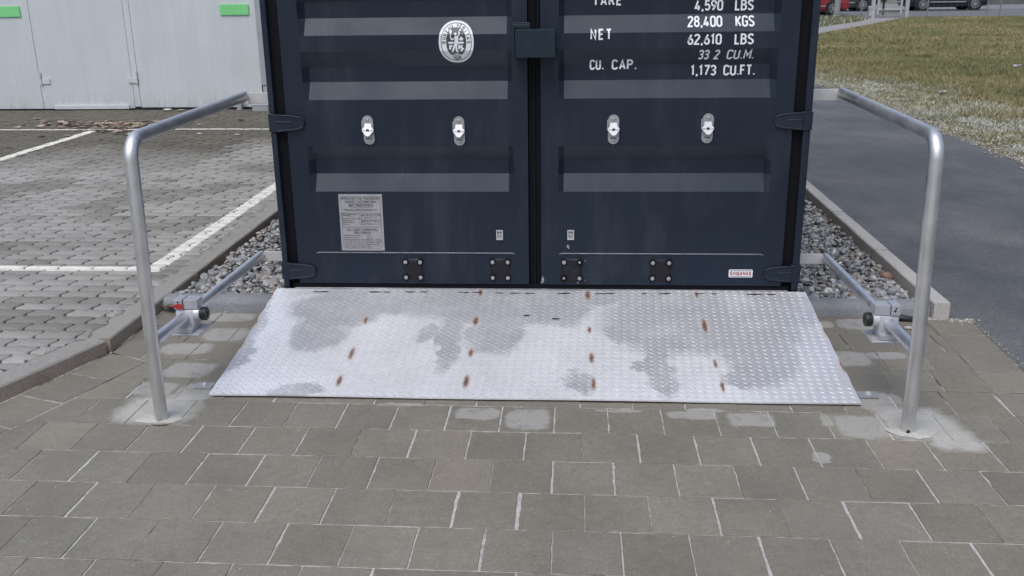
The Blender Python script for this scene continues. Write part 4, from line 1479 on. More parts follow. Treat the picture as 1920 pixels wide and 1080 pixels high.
# approval data plate
def data_plate():
    b = MB()
    x0, x1, z0, z1 = -0.924, -0.718, 0.368, 0.640
    b.box(x0, x1, -0.003, -0.0008, z0, z1, 0)
    for (x, z) in ((x0 + .009, z1 - .009), (x1 - .009, z1 - .009), (x0 + .009, z0 + .009), (x1 - .009, z0 + .009), (x0 + .008, z1 - .085)):
        b.lathe((x, -0.003, z), 'y', [(0, .0055), (-.002, .0045), (-.003, .002)], 12, 0)
    pl = b.build("data_plate", [M['dataplate']], doorL, bevel=.0008)
    W_, H_ = x1 - x0, z1 - z0
    def X(u): return x0 + u * W_
    def Z(v): return z1 - v * H_
    L = []
    def ln(u0, v0, u1, v1, t=.0011, mi=0):
        v, f = ribbon([(X(u0), Z(v0)), (X(u1), Z(v1))], t / 2)
        L.append((v, f, mi, 0))
    def bx(u0, v0, u1, v1):
        for q in ((u0, v0, u1, v0), (u1, v0, u1, v1), (u1, v1, u0, v1), (u0, v1, u0, v0)): ln(*q)
    def tx(s, u, v, size, sx=1.0, al='LEFT', bold=.01):
        q = font_polys(s, X(u), Z(v), size, sx, bold, al, 0, 0, .0001)
        L.append(q)
    # border with cut corners
    cc = .06
    pts = [(.05 + cc, .035), (.95 - cc, .035), (.95, .035 + cc * .7), (.95, .965 - cc * .7), (.95 - cc, .965), (.05 + cc, .965), (.05, .965 - cc * .7), (.05, .035 + cc * .7), (.05 + cc, .035)]
    for p, q in zip(pts[:-1], pts[1:]): ln(*p, *q)
    tx("APPROVED FOR TRANSPORT", .5, .095, .0165, .86, 'CENTER', .02)
    tx("UNDER CUSTOMS SEAL", .5, .152, .0165, .86, 'CENTER', .02)
    tx("GB/C 1960D BV/2016", .5, .215, .0165, .8, 'CENTER', .02)
    bx(.25, .17, .76, .228)
    tx("TYPE", .08, .285, .009); bx(.15, .262, .38, .292); tx("SU-2233-15", .17, .286, .009)
    tx("MANUFACTURER'S NO.", .40, .275, .008, .9); tx("OF THE CONTAINER", .40, .298, .008, .9); tx("AB 2161", .72, .288, .010)
    ln(.05, .33, .95, .33); ln(.05, .342, .95, .342)
    bx(.06, .355, .46, .57); tx("OWNER", .07, .383, .0095); bx(.22, .36, .36, .388)
    for i, s in enumerate(("Container Trading GmbH", "Dammstrasse 7", "20457 Hamburg", "Germany")): tx(s, .07, .437 + i * .033, .0095, .88)
    bx(.50, .355, .94, .44); tx("TIMBER COMPONENT TREATMENT", .72, .385, .0078, .82, 'CENTER'); tx("IM / ISLATIN / 2016", .72, .42, .0085, .9, 'CENTER')
    bx(.50, .455, .94, .57); tx("MANUFACTURED BY", .72, .49, .011, .9, 'CENTER'); tx("CONTAINER CO., LTD.", .72, .535, .0095, .92, 'CENTER')
    ln(.05, .59, .95, .59)
    tx("CSC SAFETY APPROVAL", .5, .648, .0165, .86, 'CENTER', .02)
    tx("F/BV/13004/16", .5, .696, .0155, .86, 'CENTER', .02)
    for i, (s, a, c) in enumerate((("DATE MANUFACTURED", "03/16", ""), ("IDENTIFICATION NO.", "AB 2161", ""), ("MAXIMUM OPERATING GROSS MASS", "30,480 KG", "67,200 LB"), ("ALLOWABLE STACKING LOAD FOR 1.8G", "192,000 KG", "423,280 LB"), ("TRANSVERSE RACKING TEST FORCE", "15,240 NEWTONS", ""))):
        v = .738 + i * .0395
        tx(s, .07, v, .0088, .84); tx(a, .60, v, .0088, .84); tx(c, .80, v, .0088, .7)
    ln(.05, .915, .95, .915)
    tx("NEXT EXAMINATION DATE", .10, .945, .0088, .86); tx("03/21", .60, .945, .0088)
    o = conform("plate_lettering", L, [M['etch']], pl, .0033, breaks=False)
data_plate()

# ================================================================== RAMP
RX_B, RX_T = 1.281, 1.252
RY_B, RZ_B = -0.886, 0.014
RY_T, RZ_T = -0.020, 0.184
ramp = empty("loading_ramp", (0, -0.45, 0), "wide silver tread plate ramp with rust marks sloping up to the container doors", "ramp")
slope = math.atan2(RZ_T - RZ_B, RY_T - RY_B)
Lr = math.hypot(RZ_T - RZ_B, RY_T - RY_B)
def RP(x, y, lift):
    """point on the ramp surface above ground point (x, y)"""
    t = (y - RY_B) / (RY_T - RY_B)
    z = RZ_B + (RZ_T - RZ_B) * t - 0.006 * math.sin(PI * t) * (1 if t < 1 else 0)
    # lightly warped sheet
    z += 0.0022 * math.sin(x * 2.1 + 0.6) * math.sin(PI * min(max(t, 0), 1)) + 0.0012 * math.sin(x * 5.3 + t * 4)
    return (x, y - lift * math.sin(slope), z + lift * math.cos(slope))
def ramp_plate():
    nx, ny = 90, 34
    vs, fs = [], []
    for j in range(ny + 1):
        t = j / ny
        y = RY_B + (RY_T - RY_B) * t
        hx = RX_B + (RX_T - RX_B) * t
        for i in range(nx + 1):
            x = -hx + 2 * hx * i / nx
            jag = 0.0
            if i in (0, nx): jag = 0.004 * (vnoise(t * 14, 1.3, 4 + (i > 0)) - .5) * 2
            vs.append(RP(x + jag, y, 0))
    k = nx + 1
    for j in range(ny):
        for i in range(nx):
            fs.append((j * k + i, j * k + i + 1, (j + 1) * k + i + 1, (j + 1) * k + i))
    top = len(vs)
    # edge thickness
    rim = [i for i in range(k)] + [j * k + nx for j in range(1, ny + 1)] + [ny * k + i for i in range(nx - 1, -1, -1)] + [j * k for j in range(ny - 1, 0, -1)]
    low = []
    for r_ in rim:
        low.append(len(vs)); p = vs[r_]; vs.append((p[0], p[1], p[2] - 0.0065))
    for a in range(len(rim)):
        c = (a + 1) % len(rim)
        fs.append((rim[a], low[a], low[c], rim[c]))
    # sill tongue that reaches under the doors between the posts
    ys = [RY_T + .0005, 0.004]
    o = len(vs)
    for y in ys:
        for x in (-1.165, 1.17):
            vs.append((x, y, RZ_T - (0.0 if y < 0 else .002)))
    fs.append((o, o + 1, o + 3, o + 2))
    # raised lozenges, alternating direction
    n_flat = len(vs)
    px, py = 0.0365, 0.0155
    rows = int(0.885 / py)
    for r_ in range(rows):
        s_ = (r_ + .5) * py / Lr * 1.0
        if s_ > 0.995: break
        y = RY_B + (RY_T - RY_B) * s_
        hx = RX_B + (RX_T - RX_B) * s_
        n = int(2 * hx / px)
        for c in range(n):
            x = -hx + (c + .5) * px + (px / 2 if r_ % 2 else 0)
            if x > hx - .012: continue
            sg = 1 if r_ % 2 else -1
            ca, sa = math.cos(sg * R(35)), math.sin(sg * R(35))
            la, wa, hh = 0.0112, 0.0026, 0.0016
            o = len(vs)
            for (u, v, l) in ((-1, 0, 0), (-.45, -1, 0), (.45, -1, 0), (1, 0, 0), (.45, 1, 0), (-.45, 1, 0), (-.55, 0, 1), (.55, 0, 1)):
                dx, dy = u * la, v * wa
                q = RP(x + dx * ca - dy * sa, y + (dx * sa + dy * ca) * math.cos(slope), hh * l - .0002 * (1 - l))
                vs.append(q)
            fs += [(o, o + 1, o + 6), (o + 1, o + 2, o + 7, o + 6), (o + 2, o + 3, o + 7), (o + 3, o + 4, o + 7), (o + 4, o + 5, o + 6, o + 7), (o + 5, o, o + 6)]
    b = MB()
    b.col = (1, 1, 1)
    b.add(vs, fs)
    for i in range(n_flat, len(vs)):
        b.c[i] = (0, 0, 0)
    return b.build("tread_plate", M['tread'], ramp, fixn=False)
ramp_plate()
# flat dark patches painted for the shade inside weld slots where the ramp sheet meets the sill
b = MB()
for x in (-1.02, -0.76, -0.56, -0.33, -0.10, 0.09, 0.32, 0.56, 0.80, 1.05):
    w = random.uniform(.05, .09)
    for i in range(5):
        xx = x + random.uniform(-w, w)
        ww = random.uniform(.012, .035)
        pts = [(xx - ww, 0), (xx - ww * .4, .0035), (xx + ww * .5, .003), (xx + ww, -.0005), (xx + ww * .3, -.0035), (xx - ww * .5, -.003)]
        y0 = -0.052 + random.uniform(-.003, .003)
        if i > 2: continue
        b = MB()
        b.add([RP(px, y0 + py, .0022 + i * .0002) for px, py in pts], [list(range(6))])
        b.build("weld_slot", M['dark_gap'], ramp)
# underframe and the two bolted tabs
b = MB()
for s in (-1, 1):
    b.prism([(RY_B + .03, 0.0), (RY_T - .02, 0.0), (RY_T - .02, RZ_T - .018), (RY_B + .03, RZ_B - .006)], 'x', s * 1.20, s * 1.206)
b.box(-1.2, 1.2, RY_T - .035, RY_T - .025, 0.0, RZ_T - .02)
b.build("underframe", M['zinc'], ramp)
for s, x, y in ((-1, -1.335, -0.785), (1, 1.335, -0.785)):
    b = MB()
    b.box(x - .042, x + .034, y - .028, y + .026, 0.0025, 0.0085, 0)
    b.lathe((x, y, 0.0086), 'z', [(0, .014), (.002, .014), (.0022, .0095), (.009, .0095), (.010, .007)], 6 if s < 0 else 14, 1)
    b.build("anchor_tab", [M['zinc'], M['zinc_bright']], ramp, bevel=.001)

# ================================================================== HANDRAILS
def handrail(s, label):
    X = 1.386
    py = -1.10
    r = 0.0242
    zt = 1.067
    root = empty("handrail", (s * X, py, 0), label, "handrail", "steel handrails beside the ramp")
    # post, bend and top rail: one bent tube
    path = [(s * X, py, 0.002), (s * X, py, 0.3), (s * X, py, 0.7)]
    rb = 0.075
    lean = -.02 * s * 0
    for i in range(0, 11):
        a = R(90 * i / 10)
        path.append((s * (X - 0.016 * 1), py + rb - rb * math.cos(a), zt - rb + rb * math.sin(a)))
    path[1] = (s * X, py, 0.3); path[2] = (s * (X - .012), py, 0.75)
    path.append((s * (X - .008), -0.4, zt + .004))
    path.append((s * X, 0.175, zt + .006))
    b = MB()
    b.tube(path, r, 24)
    b.build("rail_tube", M['steel'], root, smooth=40)
    b = MB()
    b.box(s * 1.222, s * (X - .020), 0.160, 0.168, 1.040, 1.092)
    b.build("wall_bracket", M['flatbar'], root, bevel=.0015)
    # lower rail
    b = MB()
    z0, z1 = 0.312, 0.287
    b.tube([(s * (X - .002), py + .022, z0), (s * X, -0.4, (z0 + z1) / 2), (s * X, 0.205, z1)], 0.0215, 20)
    b.build("lower_rail", M['alu'], root, smooth=40)
    b = MB()
    b.box(s * 1.222, s * (X - .018), 0.188, 0.197, 0.258, 0.309)
    b.build("wall_bracket", M['flatbar'], root, bevel=.0015)
    # clamp block with a black buffer, on the lower rail
    cy, cz = -0.765, 0.305
    b = MB()
    b.box(s * (X - .075), s * (X + .07), cy - .075, cy + .06, cz - .062, cz - .055)        # base plate
    for dx in (-.02, .015):
        b.cyl((s * (X + dx), cy - .058, cz - .0625), (s * (X + dx), cy - .058, cz - .082), .0045, 10)
    b.box(s * (X - .042), s * (X + .035), cy - .066, cy - .034, cz - .0545, cz - .034)      # bolted foot
    for dx in (-.025, .015):
        b.lathe((s * (X + dx), cy - .050, cz - .0338), 'z', [(0, .009), (.004, .008), (.005, .005)], 12)
    prof_ = [(-.034, -.0545), (.036, -.0545), (.036, .022), (.026, .034), (-.026, .034), (-.034, .022)]
    b.prism([(cy + p, cz + q) for p, q in prof_], 'x', s * (X - .042), s * (X + .03))
    blk = b.build("rail_clamp", M['alu_block'], root, bevel=.002, smooth=40)
    b = MB()
    b.box(s * (X - .062), s * (X - .004), cy - .030, cy + .03, cz + .036, cz + .074)
    b.box(s * (X - .0015), s * (X + .032), cy - .036, cy + .03, cz + .036, cz + .076)
    b.box(s * (X + .02), s * (X + .045), cy + .05, cy + .07, cz + .076, cz + .082)
    b.box(s * (X + .025), s * (X + .035), cy + .03, cy + .06, cz + .05, cz + .0755)
    b.build("sensor_housing", M['alu_block'], blk, bevel=.0015)
    b = MB()
    b.lathe((s * (X + .015), cy - .0362, cz + (.064 if s > 0 else .066)), 'y', [(0, .004), (-.0006, .003)], 10)
    if s > 0:
        b.lathe((s * (X + .012), cy - .0362, cz + .054), 'y', [(0, .005), (-.0006, .004)], 10)
    b.build("screw_hole", M['black'], blk)
    if s < 0:
        b = MB()
        pts = [(-.024, 0), (-.012, .008), (.006, .0125), (.018, .009), (.022, 0), (.018, -.009), (.006, -.0125), (-.012, -.005)]
        b.prism([(s * (X + .016) + p, cz + .049 + q) for p, q in pts], 'y', cy - .040, cy - .0365)
        b.build("red_marker", M['red_ink'], blk, bevel=.001)
    # buffer pointing inwards over the ramp
    cx = X - .042
    b = MB()
    b.lathe((s * cx, cy - .012, cz + .012), 'x', [(0, .026), (-s * .022, .026), (-s * .024, .0235)], 24)
    b.build("buffer_collar", M['zinc_bright'], blk, smooth=40)
    b = MB()
    q = -s
    b.lathe((s * (cx - .024), cy - .012, cz + .012), 'x', [(0, .024), (q * .003, .0275), (q * .011, .0275), (q * .0125, .0262), (q * .014, .0275), (q * .022, .0275), (q * .026, .025), (q * .0262, .013), (q * .022, .010)], 28)
    b.build("rubber_buffer", M['black'], blk, smooth=40)
    return root
hl = handrail(-1, "bent steel handrail left of the ramp, with red marker on its clamp")
hr = handrail(1, "bent steel handrail right of the ramp, clamp without red marker")
# worn ring in the mortar in front of the left post, drain hole in the right post
b = MB()
b.add([(-1.375 + .032 * math.cos(2 * PI * i / 20), -1.148 + .010 * math.sin(2 * PI * i / 20), .0078) for i in range(20)], [list(range(20))])
b.build("rust_mark", M['kerb_face'], hl)
b = MB()
b.lathe((1.380, -1.1245, 0.012), 'y', [(0, .007), (-.0006, .006)], 12)
b.build("drain_hole", M['black'], hr)

# ================================================================== BUILDING behind the parking lot
BY = 7.96
bld = empty("workshop_building", (-6, BY, 0.05), "white panelled workshop front with tall doors behind the parking lot", "building")
b = MB()
b.box(-14, -6.785, BY, BY + .05, 0.075, 4.2)
b.build("wall", M['wall'], bld)
b = MB()
b.box(-14, -1.6, BY + .056, BY + 6, 0.0, 4.6)
b.build("building_body", M['wall_seam'], bld)
b = MB()
b.box(-6.779, -5.551, BY + .001, BY + .05, 0.075, 3.9)
o = b.build("door_leaf", M['wall'], bld)
b = MB()
b.box(-6.62, -5.62, BY - .028, BY, 0.068, 0.120)
b.build("kick_rail", plain("pale_kick_rail", (0.60, 0.63, 0.64), .5, 0, .06, 8), o, bevel=.004)
b = MB()
b.box(-5.546, -5.469, BY + .001, BY + .05, 0.095, 3.9)
b.build("door_jamb", M['wall'], bld)
b = MB()
b.box(-5.463, -3.845, BY + .001, BY + .05, 0.085, 3.9)
b.build("door_leaf", M['wall'], bld)
b = MB()
b.box(-14, -3.845, BY, BY + .05, 3.92, 4.6)
b.box(-3.70, -1.6, BY, BY + .05, 0.06, 4.6)
b.build("wall", M['wall'], bld)
b = MB()
b.box(-3.838, -3.72, BY - .03, BY + .05, 0.36, 3.9)
b.box(-3.825, -3.745, BY - .02, BY + .05, 0.06, 0.355)
b.build("downpipe_cover", M['trim'], bld, bevel=.006)
def wall_hinge(x, z, side):
    b = MB()
    b.cyl((x, BY - .016, z + .0), (x, BY - .016, z + .075), .011, 12)
    b.cyl((x, BY - .016, z - .085), (x, BY - .016, z - .004), .013, 12)
    b.box(x + (.008 if side > 0 else -.12), x + (.12 if side > 0 else -.008), BY - .014, BY - .0005, z - .075, z - .012)
    for dx in (.035, .095):
        b.lathe((x + side * dx, BY - .008, z - .03), 'y', [(0, .009), (-.004, .006)], 10)
    b.build("door_hinge", bpy.data.materials['pale_kick_rail'], bld, bevel=.0015)
wall_hinge(-6.76, 0.47, 1)
wall_hinge(-5.475, 0.475, -1)
def green_sign(x0, x1, z0, z1, label, line):
    b = MB()
    b.box(x0, x1, BY - .016, BY - .004, z0, z1, 0)
    for (xx, zz) in ((x0 + .02, z0 + .02), (x1 - .02, z0 + .02), (x0 + .02, z1 - .02), (x1 - .02, z1 - .02)):
        b.lathe((xx, BY - .016, zz), 'y', [(0, .004), (-.002, .003)], 8, 1)
    o = b.build("green_sign", [M['green'], M['green_ink']], None, bevel=.002)
    tag(o, label, "sign", "green signs on the workshop doors")
    # very faint pale lettering along the foot of the panel, not legible in the photograph: thin strokes
    x = x0 + .04
    rnd = random.Random(int(abs(x0) * 100))
    b = MB()
    while x < x1 - .05:
        w = rnd.uniform(.010, .018)
        b.box(x, x + w * .45, BY - .0175, BY - .0163, z0 + .030, z0 + .030 + rnd.choice((.018, .022, .030)))
        x += w + .004
        if rnd.random() < .14:
            b.build("pale_word", M['green_ink'], o)
            b = MB()
            x += .014
    if b.v: b.build("pale_word", M['green_ink'], o)
    xm = (x0 + x1) / 2
    b = MB()
    b.box(xm - .012, xm - .004, BY - .0175, BY - .0163, z1 - .050, z1 - .018)
    b.box(xm - .022, xm + .006, BY - .0188, BY - .0177, z1 - .040, z1 - .033)
    b.build("pale_symbol", M['green_ink'], o)
green_sign(-7.46, -6.892, 1.238, 1.368, "green rectangular sign on the left white wall panel, cut by the photo edge", 0)
green_sign(-4.288, -3.922, 1.230, 1.358, "green rectangular sign on the white door nearest the container", 1)
b = MB()
b.box(-4.165, -4.105, BY - .10, BY - .03, 0.055, 0.20)
b.box(-4.175, -4.095, BY - .11, BY - .02, 0.20, 0.21)
tag(b.build("door_stop", M['trim'], bevel=.004), "small grey door stop post at the foot of the white wall", "door stop")
b = MB()
b.box(-3.92, -3.72, BY - .22, BY - .06, 0.055, 0.125)
b.box(-3.925, -3.715, BY - .225, BY - .055, 0.126, 0.134)
for dx in (.13, .155):
    b.box(-3.92 + dx, -3.908 + dx, BY - .2225, BY - .2203, 0.075, 0.10)
tag(b.build("junction_box", M['trim'], bevel=.004), "low pale grey box on the pavers beside the container edge", "box")

# ---- fallen leaves
def leaf_geo(b, x, y, z, L, ang, curl, col):
    n = 6
    ca, sa = math.cos(ang), math.sin(ang)
    vs, fs = [], []
    tilt = random.uniform(-.5, .5)
    for i in range(n + 1):
        t = i / n
        w = L * .30 * math.sin(PI * min(t * 1.08 + .02, 1)) ** .8 + .0015
        cx = (t - .5) * L
        cz = curl * L * (2 * t - 1) ** 2 + .004
        for u in (-1, 0, 1):
            px, py = cx, u * w
            pz = cz + abs(u) * w * (.35 + tilt * u * .5)
            vs.append((x + px * ca - py * sa, y + px * sa + py * ca, z + max(pz, .001)))
    for i in range(n):
        for u in range(2):
            a = i * 3 + u
            fs.append((a, a + 1, a + 4, a + 3))
    b.col = col
    b.add(vs, fs)
LEAFC = [(0.27, 0.195, 0.155), (0.34, 0.26, 0.205), (0.42, 0.35, 0.28), (0.18, 0.13, 0.10), (0.38, 0.31, 0.22), (0.50, 0.47, 0.42)]
b = MB()
for i in range(150):
    x = random.gauss(-5.35, .45); y = 6.52 + random.gauss(0, .16) + .03 * math.sin(x * 5)
    if i > 75: x, y = random.gauss(-4.9, .28), random.gauss(6.30, .20)
    leaf_geo(b, x, y, PARK_Z + random.uniform(0, .015), random.uniform(.05, .12), random.uniform(0, 6.28), random.uniform(.0, .22), random.choice(LEAFC[:5]))
tag(b.build("leaf_litter", M['leaf'], smooth=60, fixn=False), "drift of brown dead leaves on the pavers by the white line corner", "leaves", kind='stuff')
for i, (x, y, L, c) in enumerate(((-5.50, 5.57, .10, 5), (-5.25, 5.63, .085, 4), (-4.62, 5.72, .09, 5), (-4.75, 5.35, .06, 5), (-4.55, 5.67, .10, 5), (-4.31, 6.6, .10, 5), (-4.12, 6.45, .07, 5), (-3.75, 6.8, .09, 4), (-3.45, 7.1, .09, 5), (-6.1, 6.85, .09, 3), (-3.85, 5.75, .06, 5), (-3.40, 5.65, .08, 2), (-4.85, 7.75, .11, 5), (-5.05, 7.8, .12, 5), (-6.35, 7.0, .1, 2))):
    b = MB()
    leaf_geo(b, x, y, PARK_Z + .002, L, random.uniform(-.5, .5), .12, LEAFC[c])
    tag(b.build("fallen_leaf", M['leaf'], smooth=60, fixn=False), "single pale dead leaf lying on the grey parking pavers", "leaf", "single leaves on the parking pavers")
b = MB()
for i in range(3):
    leaf_geo(b, -1.868 + i * .012, 0.155 - i * .01, .006 + i * .008, .085, .2 + i * .5, .30, LEAFC[(0, 1, 3)[i]])
tag(b.build("fallen_leaf", M['leaf'], smooth=60, fixn=False), "curled brown dead leaf wedged at the left end of the front kerb", "leaf")
b = MB()
P = ICO_V * np.array((.022, .014, .008)) + (1.74, -0.007, .007)
b.col = (0.42, 0.41, 0.38)
b.add([tuple(p) for p in P], [tuple(f) for f in ICO_F])
tag(b.build("pebble", M['pebble'], smooth=60), "single pale pebble lying on the slabs behind the right post", "pebble")
for (x, y, a, L, lab) in ((-0.034, -0.256, -.25, .030, "short dark twig on the ramp, left of the two"), (0.096, -0.2815, -.2, .036, "short dark twig on the ramp, right of the two")):
    b = MB()
    pts = [RP(x + L * t * math.cos(a), y + L * t * math.sin(a) + .004 * math.sin(3 * t), .005) for t in (-.5, -.2, .1, .5)]
    b.tube(pts, [.002, .0032, .003, .0018], 7)
    tag(b.build("twig", M['twig'], smooth=50), lab, "twig")
b = MB()
b.tube([(1.66, 0.150, .012), (1.70, 0.125, .016), (1.75, 0.105, .014), (1.80, 0.098, .010), (1.83, 0.11, .006)], [.010, .016, .017, .014, .006], 10)
tag(b.build("cable_end", M['black'], smooth=50), "dark cable end lying against the right front kerb behind the post", "cable")
def scrap(x, y, w, d, h, lab):
    b = MB()
    n = 7
    vs, fs = [], []
    rnd = random.Random(int(x * 31))
    for j in range(n):
        for i in range(n):
            u, v = i / (n - 1) - .5, j / (n - 1) - .5
            vs.append((x + u * w + rnd.uniform(-.08, .08) * w, y + v * d, .0 + h * rnd.random() + .012))
    for j in range(n - 1):
        for i in range(n - 1):
            fs.append((j * n + i, j * n + i + 1, (j + 1) * n + i + 1, (j + 1) * n + i))
    b.add(vs, fs)
    tag(b.build("paper_scrap", M['paper']), lab, "litter")
scrap(5.39, 9.86, .11, .07, .02, "crumpled white paper scrap on the frosted lawn edge")
scrap(8.12, 13.9, .11, .08, .045, "crumpled white paper scrap farther out on the brown lawn")

# ================================================================== FAR RIGHT: gate, fence, post, cars
gate = empty("garden_gate", (13.2, 38.1, 0), "pale framed gate with white notice and ochre board at the end of the footpath", "gate")
b = MB()
for x in (12.50, 13.88):
    b = MB()
    b.box(x - .07, x + .07, 38.02, 38.16, -0.05, 2.1)
    b.build("gate_post", M['gate'], gate, bevel=.008)
b = MB()
b.box(12.66, 12.74, 38.05, 38.11, 0.10, 1.95); b.box(13.60, 13.68, 38.05, 38.11, 0.10, 1.95)
b.box(12.741, 13.599, 38.05, 38.11, 0.28, 0.36); b.box(12.741, 13.599, 38.05, 38.11, 1.87, 1.95)
b.build("gate_frame", M['gate'], gate, bevel=.006)
b = MB()
b.box(12.742, 13.598, 38.115, 38.13, 0.03, 0.27); b.box(12.742, 13.598, 38.07, 38.085, 0.60, 0.64)
b.build("cross_bar", M['grey_post'], gate)
b = MB()
b.box(12.86, 12.93, 37.98, 38.045, 0.35, 0.86); b.box(12.78, 12.99, 37.99, 38.04, 0.64, 0.70); b.box(12.88, 12.93, 38.0, 38.04, 0.10, 0.2)
b.build("gate_lock", M['black'], gate, bevel=.005)
b = MB()
b.box(12.76, 13.10, 38.02, 38.03, 0.88, 1.35)
b.build("notice", M['paper'], gate)
b = MB()
b.box(13.12, 13.55, 38.02, 38.03, 0.92, 1.35)
b.build("notice_board", M['ochre'], gate)
b = MB()
b.box(12.33, 12.42, 38.0, 38.12, 0.06, 0.34); b.box(12.30, 12.43, 37.98, 38.14, 0.35, 0.46)
b.build("gate_stop", M['gate'], gate, bevel=.006)

def fence(x0, y0, x1, y1, posts, label):
    root = empty("wire_fence", (x0, y0, 0), label, "fence", "wire fences beside the gate")
    for px in posts:
        t = (px - x0) / (x1 - x0)
        b = MB()
        b.cyl((px, y0 + (y1 - y0) * t, -0.05), (px, y0 + (y1 - y0) * t, 1.5), .028, 10)
        b.lathe((px, y0 + (y1 - y0) * t, 1.5), 'z', [(0, .034), (.02, .03), (.035, .008)], 10)
        b.build("fence_post", M['wire'], root, smooth=40)
    b = MB()
    for k in range(8):
        z = 0.06 + k * .19
        b.cyl((x0, y0 + .03, z), (x1, y1 + .03, z), .0022, 5)
    n = int(abs(x1 - x0) / .25)
    for i in range(n + 1):
        t = i / n
        b.cyl((x0 + (x1 - x0) * t, y0 + (y1 - y0) * t + .03, .04), (x0 + (x1 - x0) * t, y0 + (y1 - y0) * t + .03, 1.42), .0018, 5)
    b.build("wire_mesh", M['wire'], root)
fence(13.98, 38.1, 26, 39.6, (14.75, 17.3, 17.85, 20.6, 23.4), "grey wire fence with thin posts right of the pale gate")
fence(12.40, 38.15, 2.0, 38.9, (12.05, 9.6, 7.0, 4.4), "grey wire fence with thin posts left of the pale gate")
b = MB()
b.tube([(11.55, 40.1, -0.05), (11.55, 40.1, 2.0), (11.55, 40.1, 6.0)], [.13, .125, .09], 18)
b.lathe((11.55, 40.1, -0.05), 'z', [(0, .20), (.07, .20), (.10, .14)], 18)
b.tube([(11.55, 40.1, 5.95), (11.55, 40.3, 6.35), (11.55, 41.2, 6.5)], [.06, .05, .04], 12)
tag(b.build("lamp_post", M['grey_post'], smooth=40), "thick grey lamp post in front of the red car", "lamp post")
b = MB()
b.box(23.0, 70, 57, 57.4, -0.05, 3.2)
b.box(22.9, 70.1, 56.9, 57.5, 3.201, 3.35)
for i in range(8):
    b.box(24.5 + i * 5, 24.8 + i * 5, 56.9, 56.999, -0.05, 3.2)
tag(b.build("boundary_wall", M['farwall']), "grey rendered boundary wall beyond the road at the far right", "wall")
# pale weeds on the verge left of the path
def weeds():
    n = 5200
    x = rng.uniform(7.6, 12.0, n); y = rng.uniform(31.0, 38.0, n)
    lim = np.interp(x, [6.2, 8.53, 11.1, 12.5], [27, 30.5, 34.8, 38.0])
    k = y > lim + .15
    x, y = x[k], y[k]; n = len(x)
    h = rng.uniform(.06, .22, n); a = rng.uniform(0, 2 * PI, n); w = .02
    base = np.column_stack([x, y, np.full(n, -.03)])
    A = base + np.column_stack([np.cos(a) * w, np.sin(a) * w, np.zeros(n)])
    B = base - np.column_stack([np.cos(a) * w, np.sin(a) * w, np.zeros(n)])
    T = base + np.column_stack([rng.normal(0, .05, n), rng.normal(0, .05, n), h])
    pale = (rng.random(n) < .35 * (fbm(x * .9, y * .9, 2) > .5))[:, None]
    c = np.where(pale, np.array((.50, .52, .44)), np.array((.19, .20, .11))) * rng.normal(1, .2, n)[:, None]
    return np_mesh("weeds", np.stack([A, B, T], 1).reshape(-1, 3), np.arange(3 * n).reshape(-1, 3), M['grass'], np.repeat(np.clip(c, .01, .8), 3, 0))
tag(weeds(), "pale flowering weeds on the verge between path and road", "weeds", kind='stuff')

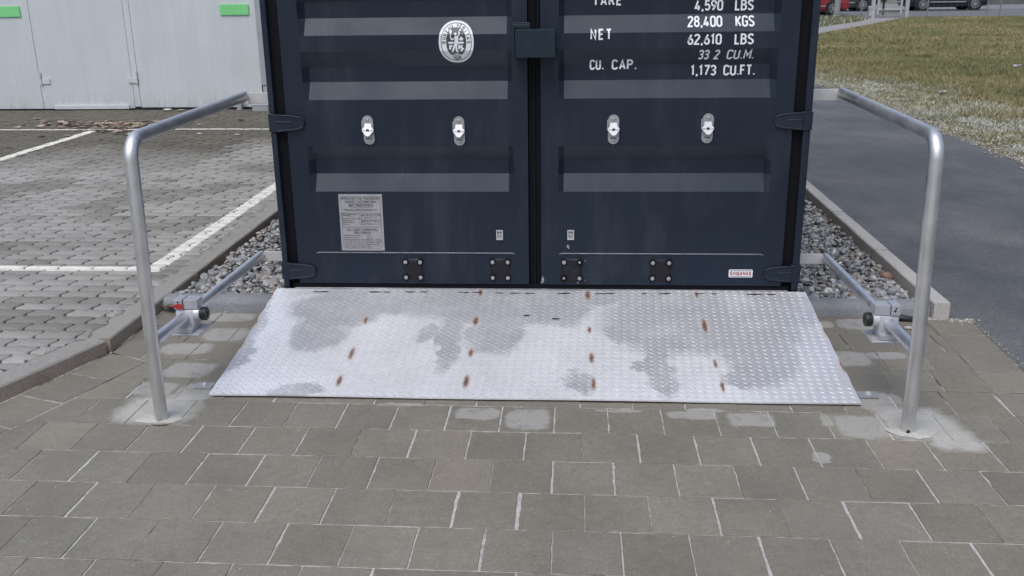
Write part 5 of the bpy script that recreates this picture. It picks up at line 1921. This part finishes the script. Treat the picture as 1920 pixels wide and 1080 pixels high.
def car(name, label, loc, paint, flip=1, L=4.2, Wd=1.76, H=1.5, wb=2.52):
    """hatchback: lofted body with tumblehome, glass house, arches, wheels, lamps; nose towards +x"""
    root = empty(name, loc, label, "car", "cars parked beyond the fence", local=True)
    st = [(-2.10, .42, .70, .70, .60), (-2.02, .26, .88, .92, .76), (-1.85, .20, .94, 1.18, .84), (-1.40, .18, .97, 1.44, .87), (-.6, .17, .96, 1.50, .88), (.15, .17, .95, 1.45, .88), (.70, .17, .94, 1.18, .88), (1.05, .17, .93, .97, .87), (1.55, .18, .84, .86, .84), (1.92, .22, .70, .72, .76), (2.08, .34, .58, .60, .62)]
    k = L / 4.2; kh = H / 1.5
    vs, fs = [], []
    for (x, zb, zw, zr, hw) in st:
        x *= k; zb *= kh; zw *= kh; zr *= kh
        top = hw * (0.72 if zr - zw > .12 else .92)
        half = [(hw * .80, zb), (hw * .97, zb + .10), (hw, zb + (zw - zb) * .45), (hw * .985, zb + (zw - zb) * .8), (hw * .94, zw), (top * 1.02, zr - .05 * (zr > zw + .1)), (top * .82, zr)]
        ring = [(x, -a, z) for a, z in half] + [(x, a, z) for a, z in half[::-1]]
        vs += ring
    n = 14
    for i in range(len(st) - 1):
        for j in range(n):
            fs.append((i * n + j, i * n + (j + 1) % n, (i + 1) * n + (j + 1) % n, (i + 1) * n + j))
    fs += [list(range(n))[::-1], list(range((len(st) - 1) * n, len(st) * n))]
    b = MB()
    b.add(vs, fs)
    body = b.build("body", paint, root, smooth=32)
    # side and end glass set just outside the body skin
    for s in (-1, 1):
        b = MB()
        y0, y1 = s * .845, s * .665
        P = [(-1.55, .97), (.62, .97), (.02, 1.38), (-1.30, 1.36)]
        def gy(z): return s * (.842 - (z - .95) / .5 * .185)
        vs = [(x * k, gy(z) + s * .012, z * kh) for x, z in P]
        b.add(vs + [(v[0], v[1] - s * .02, v[2]) for v in vs], [(0, 1, 2, 3), (4, 7, 6, 5), (0, 4, 5, 1), (1, 5, 6, 2), (2, 6, 7, 3), (3, 7, 4, 0)])
        b.build("side_window", M['glass'], root)
        b = MB()
        b.box(-.95 * k, .85 * k, s * .868 if s > 0 else -.892, s * .892 if s > 0 else -.868, .40, .445)
        b.build("side_strip", M['chrome'], root, bevel=.006)
        b = MB()
        b.lathe((.62 * k, s * .86, 1.0 * kh), 'y', [(0, .05), (s * .05, .085), (s * .13, .075), (s * .15, .03)], 12)
        b.build("mirror", paint, root, smooth=40)
    b = MB()
    b.add([(.66 * k, -.66, 1.20 * kh), (.66 * k, .66, 1.20 * kh), (.20 * k, .58, 1.44 * kh), (.20 * k, -.58, 1.44 * kh), (1.04 * k, -.74, .985 * kh), (1.04 * k, .74, .985 * kh)], [(0, 1, 2, 3), (4, 5, 1, 0)])
    w = b.build("windscreen", M['glass'], root)
    for s in (-1, 1):
        b = MB()
        b.lathe((1.90 * k, s * .52, .63 * kh), 'x', [(-.12, .17), (.0, .15), (.07, .10), (.09, .03)], 16)
        b.build("headlight", M['lamp'], root, smooth=40)
        b = MB()
        b.box(-2.06 * k, -1.96 * k, s * .50, s * .72, .72, .92)
        b.build("tail_light", M['car_red'], root, bevel=.02)
    for wx in (-wb / 2, wb / 2):
        for s in (-1, 1):
            b = MB()
            yo = s * (Wd / 2 + .045)
            b.lathe((wx, yo, .315), 'y', [(-s * .22, .24), (-s * .22, .30), (-s * .19, .315), (-s * .03, .315), (0, .298), (0, .215), (-s * .02, .205)], 30)
            wh = b.build("wheel", M['tyre'], root, smooth=40)
            b = MB()
            b.lathe((wx, yo, .315), 'y', [(-s * .06, .20), (-s * .01, .205), (-s * .004, .19), (-s * .03, .175), (-s * .045, .06)], 26)
            for q in range(9):
                a = 2 * PI * q / 9
                c, s2 = math.cos(a), math.sin(a)
                p0 = (wx + .05 * c, yo - s * .022, .315 + .05 * s2); p1 = (wx + .195 * c, yo - s * .014, .315 + .195 * s2)
                b.cyl(p0, p1, .019, 6)
            b.lathe((wx, yo - s * .035, .315), 'y', [(0, .055), (s * .022, .05), (s * .028, .02)], 14)
            b.build("rim", M['rim'], wh, smooth=40)
            # black arch lining behind the wheel
            b = MB()
            b.lathe((wx, s * .66, .335), 'y', [(0, .365), (s * .226, .365), (s * .228, .35)], 26)
            b.build("wheel_arch", M['tyre'], root, smooth=40)
    root.rotation_euler = (0, 0, 0 if flip > 0 else PI)
    return root
car("parked_car", "black hatchback parked on the road right of the gate", (18.72, 47.7, -0.04), M['car_black'], 1)
car("parked_car", "red car with its front wheel behind the grey lamp post", (10.62, 42.5, -0.04), M['car_red'], 1, L=3.9, wb=2.3)
car("parked_car", "dark slate car half hidden between lamp post and gate", (13.4, 48.2, -0.04), M['car_slate'], 1)
